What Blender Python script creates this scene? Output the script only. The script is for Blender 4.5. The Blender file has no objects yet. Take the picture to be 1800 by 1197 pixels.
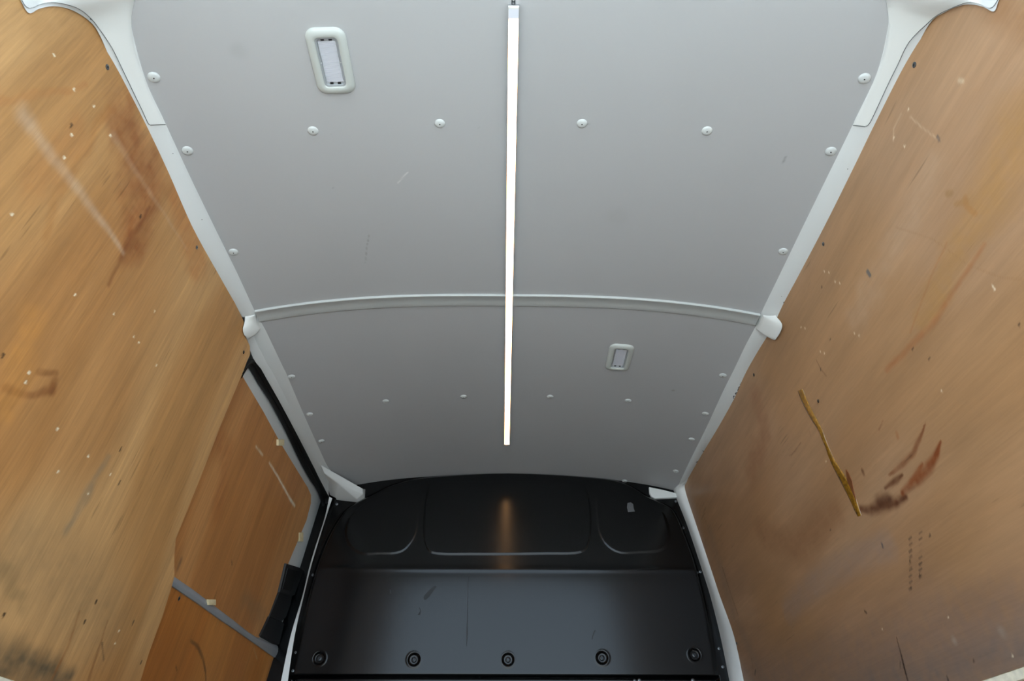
import bpy, bmesh, math
import numpy as np
from mathutils import Vector, Matrix

SC = bpy.context.scene
COL = SC.collection

# ------------------------------------------------------------------ camera
FPX, PCX, PCY = 1200.0, 900.0, 598.5            # a 24 mm lens on a 36 mm frame, image taken as 1800 x 1197
PITCH, YAW = math.radians(36.3004), math.radians(0.6926)
CX, CZ = -0.009, 0.65                           # camera stands at the open rear doors
cam_d = bpy.data.cameras.new('camera')
cam_d.sensor_width = 36.0
cam_d.lens = 24.0
cam_d.clip_start = 0.02
cam = bpy.data.objects.new('camera', cam_d)
cam.location = (CX, 0, CZ)
cam.rotation_euler = (math.radians(90) + PITCH, 0, -YAW)
COL.objects.link(cam)
SC.camera = cam

# ------------------------------------------------------------------ world and exposure
SC.view_settings.view_transform = 'Standard'
SC.view_settings.look = 'None'
SC.view_settings.gamma = 1
SC.view_settings.exposure = -0.22
SC.view_settings.use_curve_mapping = False
SC.cycles.max_bounces = 10
SC.cycles.diffuse_bounces = 8
SC.cycles.glossy_bounces = 4
SC.cycles.sample_clamp_indirect = 6.0
SKY = 2.7
w = bpy.data.worlds.new('sky'); SC.world = w; w.use_nodes = True
nt = w.node_tree; bg = nt.nodes['Background']
tc = nt.nodes.new('ShaderNodeTexCoord'); sp = nt.nodes.new('ShaderNodeSeparateXYZ')
cr = nt.nodes.new('ShaderNodeValToRGB')
nt.links.new(tc.outputs['Generated'], sp.inputs[0]); nt.links.new(sp.outputs['Z'], cr.inputs[0])
cr.color_ramp.elements[0].position = 0.0; cr.color_ramp.elements[0].color = (1.25, 1.58, 1.90, 1)
cr.color_ramp.elements[1].position = 1.0; cr.color_ramp.elements[1].color = (0.30, 0.40, 0.56, 1)
nt.links.new(cr.outputs[0], bg.inputs['Color']); bg.inputs['Strength'].default_value = SKY

sun_d = bpy.data.lights.new('sun', 'SUN'); sun_d.energy = 30.0; sun_d.angle = math.radians(2); sun_d.color = (0.90, 0.965, 1.0)
sun = bpy.data.objects.new('sun', sun_d); COL.objects.link(sun)          # from the left side and a little ahead of the van: lights the yard, not the load space
sun.rotation_euler = Vector((0.72, -0.16, -0.68)).to_track_quat('-Z', 'Y').to_euler()

# ------------------------------------------------------------------ geometry of the place
HALF, ZE, ZCR = 0.690, 1.150 + CZ, 1.215 + CZ   # half width, edge and crown height of the roof lining
YB = 2.59                                       # plane of the bulkhead
KW, CW = 0.13, 0.8606 + 0.13 * CZ               # side walls: |X| + KW*Z = CW + offset
F_ = np.array([math.sin(YAW) * math.cos(PITCH), math.cos(YAW) * math.cos(PITCH), math.sin(PITCH)])
R_ = np.array([math.cos(YAW), -math.sin(YAW), 0.0])
U_ = np.cross(R_, F_)
C_ = np.array([CX, 0.0, CZ])

def ray(px, py): return F_ + R_ * (px - PCX) / FPX + U_ * (PCY - py) / FPX
def zc(x): return ZCR - (ZCR - ZE) * min(1.3, abs(x) / HALF) ** 2.8
def P_wall(px, py, side, off=0.0):              # point of the photo on a side wall pushed outwards by off
    d = ray(px, py); t = (CW + off - side * C_[0] - KW * C_[2]) / (side * d[0] + KW * d[2])
    return C_ + d * t
def P_y(px, py, Y): d = ray(px, py); return C_ + d * (Y / d[1])
def P_ceil(px, py, drop=0.0):
    d = ray(px, py); z = ZCR
    for _ in range(30):
        p = C_ + d * ((z - drop - CZ) / d[2]); z = 0.5 * z + 0.5 * zc(p[0])
    return p
def P_rail(px, py, side, up=0.0):               # the sloping roof rail between lining and wall
    a, b = 0.025, 0.035; k = a * 0.683 + b * ZE - up * math.hypot(a, b)
    d = ray(px, py); t = (k - a * side * C_[0] - b * C_[2]) / (a * side * d[0] + b * d[2])
    return C_ + d * t
WN = 1.0 / math.hypot(1, KW)
def wall_in(side): return Vector((-side * WN, 0, -KW * WN))   # normal of a side wall, into the van

# ------------------------------------------------------------------ helpers
def s2l(c):
    return tuple(((v / 255) / 12.92 if v / 255 <= 0.04045 else ((v / 255 + 0.055) / 1.055) ** 2.4) for v in c)
def mat(name, col, rough=0.5, metal=0.0, spec=0.5, coat=0.0, trans=0.0, emit=None, es=0.0, noise=None, bump=0.0, bscale=400, alpha=None):
    m = bpy.data.materials.new(name); m.use_nodes = True; t = m.node_tree
    b = t.nodes['Principled BSDF']; c = s2l(col)
    b.inputs['Base Color'].default_value = (*c, 1)
    b.inputs['Roughness'].default_value = rough; b.inputs['Metallic'].default_value = metal
    b.inputs['Specular IOR Level'].default_value = spec
    b.inputs['Coat Weight'].default_value = coat; b.inputs['Transmission Weight'].default_value = trans
    if emit: b.inputs['Emission Color'].default_value = (*emit, 1); b.inputs['Emission Strength'].default_value = es
    tcn = t.nodes.new('ShaderNodeTexCoord')
    if noise:
        n = t.nodes.new('ShaderNodeTexNoise'); n.inputs['Scale'].default_value = noise[0]; n.inputs['Detail'].default_value = 4
        t.links.new(tcn.outputs['Object'], n.inputs['Vector'])
        r = t.nodes.new('ShaderNodeMapRange'); r.inputs['From Min'].default_value = 0.3; r.inputs['From Max'].default_value = 0.7
        r.inputs['To Min'].default_value = 1 - noise[1]; r.inputs['To Max'].default_value = 1 + noise[1]
        t.links.new(n.outputs[0], r.inputs[0])
        mx = t.nodes.new('ShaderNodeMix'); mx.data_type = 'RGBA'; mx.blend_type = 'MULTIPLY'; mx.inputs[0].default_value = 1
        mx.inputs[6].default_value = (*c, 1); t.links.new(r.outputs[0], mx.inputs[7]); t.links.new(mx.outputs[2], b.inputs['Base Color'])
    if bump:
        n = t.nodes.new('ShaderNodeTexNoise'); n.inputs['Scale'].default_value = bscale
        t.links.new(tcn.outputs['Object'], n.inputs['Vector'])
        bp = t.nodes.new('ShaderNodeBump'); bp.inputs['Strength'].default_value = bump; bp.inputs['Distance'].default_value = 0.001
        t.links.new(n.outputs[0], bp.inputs['Height']); t.links.new(bp.outputs[0], b.inputs['Normal'])
    return m

def attr_mat(name, rough, grain=None, gamt=0.12, spec=0.4, specks=True):
    """colour from the painted 'wear' attribute, fine fibres from stretched noise"""
    m = bpy.data.materials.new(name); m.use_nodes = True; t = m.node_tree; N = t.nodes.new; L = t.links.new
    b = t.nodes['Principled BSDF']; b.inputs['Specular IOR Level'].default_value = spec
    at = N('ShaderNodeAttribute'); at.attribute_name = 'wear_and_sheen'
    out = at.outputs['Color']
    if grain:
        tcn = N('ShaderNodeTexCoord')
        hs = []
        for sc_, amt in ((grain, gamt), ([g * 0.28 for g in grain], gamt * 0.8)):
            mp = N('ShaderNodeMapping'); mp.inputs['Scale'].default_value = sc_
            nz = N('ShaderNodeTexNoise'); nz.inputs['Scale'].default_value = 1; nz.inputs['Detail'].default_value = 5
            nz.inputs['Roughness'].default_value = 0.65; nz.inputs['Distortion'].default_value = 0.6
            L(tcn.outputs['Object'], mp.inputs[0]); L(mp.outputs[0], nz.inputs['Vector'])
            r = N('ShaderNodeMapRange'); r.inputs['From Min'].default_value = 0.3; r.inputs['From Max'].default_value = 0.7
            r.inputs['To Min'].default_value = 1 - amt; r.inputs['To Max'].default_value = 1 + amt
            L(nz.outputs[0], r.inputs[0])
            mx = N('ShaderNodeMix'); mx.data_type = 'RGBA'; mx.blend_type = 'MULTIPLY'; mx.inputs[0].default_value = 1
            L(out, mx.inputs[6]); L(r.outputs[0], mx.inputs[7]); out = mx.outputs[2]
        # short dark pores along the fibre
        if specks:
            mp = N('ShaderNodeMapping'); mp.inputs['Scale'].default_value = [g * 0.9 for g in grain]
            mp.inputs['Location'].default_value = (3, 7, 5)
            nz = N('ShaderNodeTexNoise'); nz.inputs['Scale'].default_value = 1; nz.inputs['Detail'].default_value = 1
            L(tcn.outputs['Object'], mp.inputs[0]); L(mp.outputs[0], nz.inputs['Vector'])
            n2 = N('ShaderNodeTexNoise'); n2.inputs['Scale'].default_value = 7
            L(tcn.outputs['Object'], n2.inputs['Vector'])
            ml = N('ShaderNodeMath'); ml.operation = 'MULTIPLY'; L(nz.outputs[0], ml.inputs[0]); L(n2.outputs[0], ml.inputs[1])
            r = N('ShaderNodeMapRange'); r.inputs['From Min'].default_value = 0.43; r.inputs['From Max'].default_value = 0.50
            r.inputs['To Min'].default_value = 1; r.inputs['To Max'].default_value = 0.7; L(ml.outputs[0], r.inputs[0])
            mx = N('ShaderNodeMix'); mx.data_type = 'RGBA'; mx.blend_type = 'MULTIPLY'; mx.inputs[0].default_value = 1
            L(out, mx.inputs[6]); L(r.outputs[0], mx.inputs[7]); out = mx.outputs[2]
        bp = N('ShaderNodeBump'); bp.inputs['Strength'].default_value = 0.15; bp.inputs['Distance'].default_value = 0.001
        L(nz.outputs[0], bp.inputs['Height']); L(bp.outputs[0], b.inputs['Normal'])
    L(out, b.inputs['Base Color'])
    b.inputs['Roughness'].default_value = rough
    return m

def link(name, me, m=None, parent=None, smooth=False):
    o = bpy.data.objects.new(name, me); COL.objects.link(o)
    if m is not None:
        for q in (m if isinstance(m, (list, tuple)) else [m]): me.materials.append(q)
    if parent is not None: o.parent = parent
    if smooth: me.polygons.foreach_set('use_smooth', [True] * len(me.polygons))
    return o
def from_bm(name, bm, m, parent=None, smooth=False, auto=None):
    me = bpy.data.meshes.new(name); bmesh.ops.recalc_face_normals(bm, faces=bm.faces); bm.to_mesh(me); bm.free()
    o = link(name, me, m, parent, smooth or auto is not None)
    if auto is not None:
        bmx = bmesh.new(); bmx.from_mesh(me)
        for e in bmx.edges:
            e.smooth = not (len(e.link_faces) == 2 and e.calc_face_angle(0) > math.radians(auto))
        bmx.to_mesh(me); bmx.free()
    return o
def empty(name, loc=(0, 0, 0), rot=None):
    o = bpy.data.objects.new(name, None); o.location = loc; o.empty_display_size = 0.05
    if rot is not None: o.rotation_euler = rot
    COL.objects.link(o); return o
def tag(o, label=None, cat=None, group=None, kind=None):
    if label: o['label'] = label
    if cat: o['category'] = cat
    if group: o['group'] = group
    if kind: o['kind'] = kind
    return o
def box_bm(bm, lo, hi):
    vs = [bm.verts.new((x, y, z)) for x in (lo[0], hi[0]) for y in (lo[1], hi[1]) for z in (lo[2], hi[2])]
    for f in ((0, 1, 3, 2), (4, 6, 7, 5), (0, 4, 5, 1), (2, 3, 7, 6), (0, 2, 6, 4), (1, 5, 7, 3)): bm.faces.new([vs[i] for i in f])

def resample(pts, n):
    pts = [np.array(p, float) for p in pts]
    seg = [np.linalg.norm(pts[i + 1] - pts[i]) for i in range(len(pts) - 1)]
    s = np.concatenate([[0], np.cumsum(seg)]); q = np.linspace(0, s[-1], n)
    P = np.array(pts); return [np.array([np.interp(v, s, P[:, k]) for k in range(P.shape[1])]) for v in q]
def catmull(pts, sub=6, closed=False):
    P = [np.array(p, float) for p in pts]; n = len(P); out = []
    rng = range(n) if closed else range(n - 1)
    for i in rng:
        if closed: p0, p1, p2, p3 = P[i - 1], P[i], P[(i + 1) % n], P[(i + 2) % n]
        else: p0, p1, p2, p3 = P[max(i - 1, 0)], P[i], P[i + 1], P[min(i + 2, n - 1)]
        for k in range(sub):
            t = k / sub
            out.append(0.5 * (2 * p1 + (p2 - p0) * t + (2 * p0 - 5 * p1 + 4 * p2 - p3) * t * t + (3 * p1 - p0 - 3 * p2 + p3) * t ** 3))
    if not closed: out.append(P[-1])
    return out

def slab(name, front, nin, th, m, parent=None, bevel=0.0, mi=None, segs=2):
    """prism from an outline of 3-D points; nin points to the viewer, th goes the other way"""
    bm = bmesh.new(); nin = Vector(nin).normalized()
    a = [bm.verts.new(Vector(p)) for p in front]; b = [bm.verts.new(Vector(p) - nin * th) for p in front]
    n = len(a); f = bm.faces.new(a); bm.faces.new(list(reversed(b)))
    side = [bm.faces.new((a[i], a[(i + 1) % n], b[(i + 1) % n], b[i])) for i in range(n)]
    if mi:
        for s in side: s.material_index = 1
    if bevel:
        bmesh.ops.bevel(bm, geom=list(f.edges), offset=bevel, segments=segs, affect='EDGES', profile=0.5, clamp_overlap=True)
    return from_bm(name, bm, m, parent, auto=35)

def strip(name, rows, m, parent=None, thick=0.0, outward=None, smooth=True, dens=4, sm=True, auto=50):
    """surface through several guide lines (each a list of 3-D points, same length)"""
    rows = [catmull(r, dens) if sm else [np.array(p, float) for p in r] for r in rows]
    bm = bmesh.new(); V = [[bm.verts.new(p) for p in r] for r in rows]
    for i in range(len(V) - 1):
        for j in range(len(V[0]) - 1):
            try: bm.faces.new((V[i][j], V[i][j + 1], V[i + 1][j + 1], V[i + 1][j]))
            except ValueError: pass
    if thick:
        geo = bmesh.ops.extrude_face_region(bm, geom=list(bm.faces)); off = Vector(outward) * thick
        bmesh.ops.translate(bm, verts=[v for v in geo['geom'] if isinstance(v, bmesh.types.BMVert)], vec=off)
    return from_bm(name, bm, m, parent, auto=auto)
def bulge(A, B, n, h, side, shape=lambda t: 4 * t * (1 - t)):
    """intermediate guide lines between A and B bulging h towards the van's inside"""
    nrm = np.array([-side * 0.58, 0, -0.81]); out = []
    for k in range(n + 1):
        t = k / n; out.append([np.array(a) * (1 - t) + np.array(b) * t + nrm * h * shape(t) for a, b in zip(A, B)])
    return out

# value noise in numpy
def vnoise(u, v, su, sv, seed, oct_=3):
    tot = np.zeros_like(u); amp = 1.0; s = 0.0
    for o in range(oct_):
        rs = np.random.RandomState(seed + o * 17); T = rs.rand(97, 97)
        a = u * su * 2 ** o + seed * 1.37; b = v * sv * 2 ** o + seed * 0.71
        i = np.floor(a).astype(int); j = np.floor(b).astype(int); fa = a - i; fb = b - j
        fa = fa * fa * (3 - 2 * fa); fb = fb * fb * (3 - 2 * fb)
        g = lambda x, y: T[x % 97, y % 97]
        tot += amp * ((g(i, j) * (1 - fa) + g(i + 1, j) * fa) * (1 - fb) + (g(i, j + 1) * (1 - fa) + g(i + 1, j + 1) * fa) * fb)
        s += amp; amp *= 0.5
    return tot / s
def ss(x, a, b): t = np.clip((x - a) / (b - a), 0, 1); return t * t * (3 - 2 * t)
def stroke_mask(u, v, pts, wid, soft=0.5):
    """1 on the polyline, 0 past its width; pts in surface coordinates"""
    best = np.zeros_like(u); W = wid if isinstance(wid, (list, tuple)) else [wid] * len(pts)
    if len(pts) == 1: pts = [pts[0], (pts[0][0] + 1e-4, pts[0][1])]; W = [W[0], W[0]]
    for k in range(len(pts) - 1):
        ax, ay = pts[k]; bx, by = pts[k + 1]; dx, dy = bx - ax, by - ay
        t = np.clip(((u - ax) * dx + (v - ay) * dy) / (dx * dx + dy * dy + 1e-12), 0, 1)
        d = np.hypot(u - ax - t * dx, v - ay - t * dy); ww = W[k] * (1 - t) + W[k + 1] * t
        best = np.maximum(best, 1 - ss(d / np.maximum(ww, 1e-5), 1 - soft, 1.0))
    return best
def paint(u, v, base, strokes):
    """strokes: (points in surface coords, width m, sRGB colour, alpha, softness, raggedness)"""
    col = base.copy()
    for k, (pts, wid, c, a, soft, rag) in enumerate(strokes):
        ju = u; jv = v
        if rag:
            ju = u + (vnoise(u, v, 25, 25, 900 + k, 3) - 0.5) * rag; jv = v + (vnoise(u, v, 25, 25, 950 + k, 3) - 0.5) * rag
        m = stroke_mask(ju, jv, pts, wid, soft) * a
        if rag: m = m * (0.45 + 0.9 * vnoise(u, v, 60, 60, 300 + k, 3)); m = np.clip(m, 0, 1)
        cc = np.array(s2l(c)); col = col * (1 - m[:, None]) + cc[None, :] * m[:, None]
    return col

def grid_mesh(name, u, v, place, tris_keep, cols=None):
    pass

def skin_grid(name, us, vs, clampf, place, colf, m, parent=None, flip=False):
    """fine grid over (u,v) squeezed to an outline by clampf, coloured per vertex by colf"""
    U, V = np.meshgrid(us, vs, indexing='ij'); nu, nv = U.shape; U = U.ravel(); V = V.ravel()
    U, V = clampf(U, V); co = place(U, V)
    idx = np.arange(nu * nv).reshape(nu, nv)
    q = np.stack([idx[:-1, :-1], idx[1:, :-1], idx[1:, 1:], idx[:-1, 1:]], -1).reshape(-1, 4)
    a = co[q]; ar = np.linalg.norm(np.cross(a[:, 2] - a[:, 0], a[:, 3] - a[:, 1]), axis=1)
    q = q[ar > 1e-9]
    if flip: q = q[:, ::-1]
    used = np.unique(q); remap = -np.ones(nu * nv, int); remap[used] = np.arange(len(used)); q = remap[q]
    co = co[used]; U = U[used]; V = V[used]
    me = bpy.data.meshes.new(name); me.vertices.add(len(co)); me.vertices.foreach_set('co', co.ravel())
    me.loops.add(q.size); me.loops.foreach_set('vertex_index', q.ravel().astype(np.int32))
    me.polygons.add(len(q)); me.polygons.foreach_set('loop_start', (np.arange(len(q)) * 4).astype(np.int32))
    me.polygons.foreach_set('loop_total', np.full(len(q), 4, np.int32)); me.polygons.foreach_set('use_smooth', np.ones(len(q), bool))
    me.update(calc_edges=True); me.validate()
    if colf is not None:
        at = me.color_attributes.new('wear_and_sheen', 'FLOAT_COLOR', 'POINT'); c = colf(U, V)
        at.data.foreach_set('color', np.concatenate([c, np.ones((len(c), 1))], 1).ravel())
    return link(name, me, m, parent)

# ------------------------------------------------------------------ materials
M_white = mat('white paint', (214, 218, 219), 0.38, spec=0.5, noise=(3, 0.02))
M_white2 = mat('white plastic', (220, 223, 222), 0.42, noise=(5, 0.02))
M_shade = mat('shade and bezel grey', (150, 155, 160), 0.5, noise=(6, 0.05))  # door rail's shade is put into this grey; the bezel is plain grey
M_black = mat('black textured plastic', (24, 25, 27), 0.55, bump=0.2, bscale=900)
M_rubber = mat('black rubber', (16, 17, 18), 0.6, spec=0.3)
M_bulk = mat('black powder coat', (6, 7, 8), 0.17, spec=0.30, noise=(9, 0.15))
M_bolt = mat('zinc bolt', (120, 125, 130), 0.35, metal=1.0)
M_dkbolt = mat('black bolt head', (60, 64, 68), 0.35, metal=0.6)
M_cap = mat('white screw cap', (196, 201, 202), 0.4)
M_hole = mat('dark recess', (25, 25, 26), 0.7)
M_edge = mat('raw ply edge', (232, 226, 206), 0.8, noise=(60, 0.12), bump=0.3)
M_floor = mat('brown phenolic ply floor', (70, 56, 46), 0.6, noise=(20, 0.15))
M_ground = mat('pale concrete', (186, 186, 180), 0.9, noise=(2, 0.1))
M_foam = mat('beige foam', (222, 208, 168), 0.8, noise=(120, 0.1))
M_amber = mat('amber dried adhesive', (130, 92, 26), 0.25, coat=0.5, noise=(150, 0.4), bump=0.6, bscale=220)
M_led = mat('led diffuser lit', (255, 255, 255), 0.4, emit=(1.0, 0.52, 0.20), es=14.0)
M_ledend = mat('led diffuser unlit', (215, 220, 230), 0.4)
M_chip = mat('led board', (166, 174, 196), 0.4)
M_alu = mat('led channel aluminium', (170, 172, 175), 0.4, metal=0.8)
M_lens = mat('clear lamp lens', (235, 238, 250), 0.15)
M_lens.node_tree.nodes['Principled BSDF'].inputs['Alpha'].default_value = 0.30
M_refl = mat('lamp reflector', (132, 135, 146), 0.4, noise=(200, 0.06))
M_gap_shade = mat('painted gap shadow', (120, 128, 132), 0.6)
M_joint = mat('roof joint moulding', (182, 187, 188), 0.45)
M_lamp = mat('lamp frame plastic', (184, 190, 188), 0.45)
M_sticker = mat('grey label remnant', (84, 86, 90), 0.7)
M_woodL = attr_mat('birch ply vertical grain', 0.5, grain=(40, 160, 7))
M_woodR = attr_mat('ply lengthwise grain', 0.42, grain=(40, 8, 150), gamt=0.07)
M_liner = attr_mat('grey roof lining', 0.55, spec=0.35)

# ------------------------------------------------------------------ shell of the van (setting)
YR = 0.30                                       # rear door frame
def wall_x(z, off=0.0): return CW + off - KW * z
fl = bmesh.new(); box_bm(fl, (-1.22, YR - 0.05, -0.05), (1.22, YB + 0.12, 0.0))
floor = tag(from_bm('floor', fl, M_floor), kind='structure')
g = bmesh.new(); box_bm(g, (-40, -40, -0.66), (40, 40, -0.62))
tag(from_bm('ground', g, M_ground), kind='structure')

def side_skin(name, side):
    bm = bmesh.new(); o0, o1 = 0.10, 0.13; pts = []
    for off in (o0, o1):
        for Y in (YR, YB + 0.25):
            for Z in (-0.02, 2.0): pts.append(bm.verts.new((side * wall_x(Z, off), Y, Z)))
    for f in ((0, 1, 3, 2), (4, 6, 7, 5), (0, 4, 5, 1), (2, 3, 7, 6), (0, 2, 6, 4), (1, 5, 7, 3)): bm.faces.new([pts[i] for i in f])
    return tag(from_bm(name, bm, M_white), kind='structure')
wallL = side_skin('wall_left', -1)
wallR = side_skin('wall_right', 1)

# outlines of the side panels, in (Y, Z)
def yz(p): return (p[1], p[2])
def wp(side, pts, off=0.0): return [P_wall(x, y, side, off) for x, y in pts]
ZBOT, ZBL = CZ + 0.228, CZ + 0.219                               # lower edge of the upper ply panels

EDGE_L = [(245, -30), (237, 0), (235, 6), (233.5, 12), (232, 20), (231, 36), (232, 57), (237, 82), (256, 140), (291, 217), (334, 310), (377.5, 400), (417, 480), (440, 530), (452, 555)]
RAIL_OUT_L = [(20, -30), (36, 0), (51, 23), (70, 15), (97, 11), (127, 18), (157, 37), (176, 63), (207, 134), (250.6, 217), (290.7, 301), (334, 400), (379, 480), (404, 523), (425, 557)]
EDGE_R = [(1551, -30), (1557.5, 0), (1559, 7), (1560, 14), (1561, 21), (1561.5, 32), (1561, 50), (1557, 76), (1541, 129), (1499, 219), (1455, 309), (1410.5, 400), (1367, 490), (1345, 535), (1333, 561)]
RAIL_OUT_R = [(1772, -30), (1756, 0), (1747, 20), (1728, 12), (1708, 8), (1688, 10), (1660, 22), (1633, 43), (1596, 113), (1545, 212), (1500, 304), (1452, 400), (1408, 483), (1381, 533), (1363, 573)]

RAIL_IN_L = [(40, -60), (65, -60), (90, -60), (130, -60), (190, -55), (243, -30), (235, 6), (231, 45)] + EDGE_L[8:]
RAIL_IN_R = [(1756, -60), (1731, -60), (1706, -60), (1666, -60), (1606, -55), (1552, -30), (1559, 7), (1561, 45)] + EDGE_R[8:]
def top_profile(side, pts, up=0.0):
    P = wp(side, pts); ys = np.array([p[1] for p in P]); zs = np.array([p[2] + up for p in P]); o = np.argsort(ys)
    return ys[o], zs[o]

# --- painted wood
GOLD, TAN = (199, 152, 96), (201, 160, 120)
def wood_base(Y, Z, seed, a, b, c, vertical):
    su, sv = (9, 1.2) if vertical else (1.2, 9)
    n1 = vnoise(Y + 0.05 * np.sin(Z * 5), Z + 0.05 * np.sin(Y * 4), su, sv, seed, 3); n2 = vnoise(Y, Z, su * 4, sv * 2.2, seed + 5, 3)
    n3 = vnoise(Y, Z, 2.2, 2.2, seed + 9, 2)
    A, B, Cc = (np.array(s2l(q)) for q in (a, b, c))
    t = ss(n1, 0.3, 0.72)[:, None]; col = A * (1 - t) + B * t
    t3 = (ss(n3, 0.5, 0.78) * 0.55)[:, None]; col = col * (1 - t3) + Cc * t3
    return col * (0.88 + 0.24 * n2)[:, None]

def S(side, pts, wid, c, a=0.7, soft=0.6, rag=0.012, off=0.0):
    return ([yz(P_wall(x, y, side, off)) for x, y in pts], wid, c, a, soft, rag)

strokes_L = [
    S(-1, [(215, 200), (262, 320), (235, 430)], [0.07, 0.10, 0.07], (136, 78, 38), 0.72, 0.9, 0.06),
    S(-1, [(262, 365), (225, 430), (190, 500)], [0.006, 0.012, 0.008], (118, 66, 32), 0.6, 0.9, 0.01),
    S(-1, [(190, 190), (150, 260), (110, 330), (80, 420)], [0.02, 0.016, 0.02, 0.012], (166, 112, 58), 0.45, 0.9, 0.02),
    S(-1, [(305, 330), (350, 470)], 0.055, (172, 108, 54), 0.5, 0.9, 0.04),
    S(-1, [(140, 240), (60, 330)], 0.05, (176, 118, 66), 0.35, 0.9, 0.05),
    S(-1, [(10, 680), (60, 697), (92, 685)], [0.012, 0.010, 0.016], (118, 68, 34), 0.6, 0.8, 0.01),
    S(-1, [(68, 655), (98, 657)], 0.009, (122, 76, 40), 0.55, 0.8, 0.008),
    S(-1, [(94, 672), (90, 690)], 0.014, (112, 62, 30), 0.55, 0.8, 0.01),
    S(-1, [(60, 560), (10, 700)], 0.05, (196, 136, 70), 0.5, 0.9, 0.04),
    S(-1, [(40, 200), (90, 275), (150, 350), (218, 445)], [0.026, 0.020, 0.016, 0.008], (196, 172, 146), 0.42, 1.0, 0.008),  # strip light's reflection painted as a pale streak in the wood colour
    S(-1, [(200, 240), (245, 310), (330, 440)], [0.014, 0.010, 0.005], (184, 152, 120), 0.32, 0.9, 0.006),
    S(-1, [(190, 800), (160, 860), (120, 930)], [0.012, 0.02, 0.018], (134, 120, 98), 0.55, 0.9, 0.02),
    S(-1, [(0, 175), (70, 165), (150, 150)], 0.01, (168, 110, 60), 0.4, 0.8, 0.02),
    S(-1, [(60, 60), (140, 60)], 0.04, (170, 128, 80), 0.4, 0.9, 0.03),
    S(-1, [(-10, 1165), (60, 1175), (120, 1190)], [0.07, 0.05, 0.03], (84, 76, 60), 0.75, 0.9, 0.03),
    S(-1, [(20, 960), (110, 1010), (200, 1100)], 0.12, (150, 120, 84), 0.45, 1.0, 0.03),
    S(-1, [(0, 1000), (40, 1060)], 0.03, (110, 92, 62), 0.35, 0.9, 0.03),
    S(-1, [(140, 1075), (118, 1140), (90, 1197)], [0.004, 0.006, 0.006], (138, 86, 42), 0.6, 0.8, 0.003),
    S(-1, [(190, 1090), (170, 1150), (155, 1197)], [0.003, 0.006, 0.008], (128, 84, 46), 0.55, 0.8, 0.003),
    S(-1, [(180, 1130), (182, 1160)], [0.004, 0.003], (80, 66, 48), 0.6, 0.8, 0.004),
]
for q in [(95, 97), (130, 157), (165, 187), (126, 237), (194, 238), (113, 277), (21, 377), (132, 518), (200, 552), (235, 592), (244, 602), (275, 642), (51, 655), (45, 672), (101, 754), (155, 802), (194, 834), (102, 829), (155, 868), (272, 547), (209, 1109), (202, 1131)]:
    strokes_L.append(S(-1, [q], 0.0035, (238, 226, 196), 0.95, 0.6, 0))
for q in [(126, 219), (248, 378), (6, 623), (213, 787), (211, 846), (150, 1090), (8, 1078), (249, 1162), (170, 1055), (235, 1092)]:
    strokes_L.append(S(-1, [q, (q[0] - 2, q[1] + 5)], 0.003, (52, 38, 26), 0.9, 0.5, 0))
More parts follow.
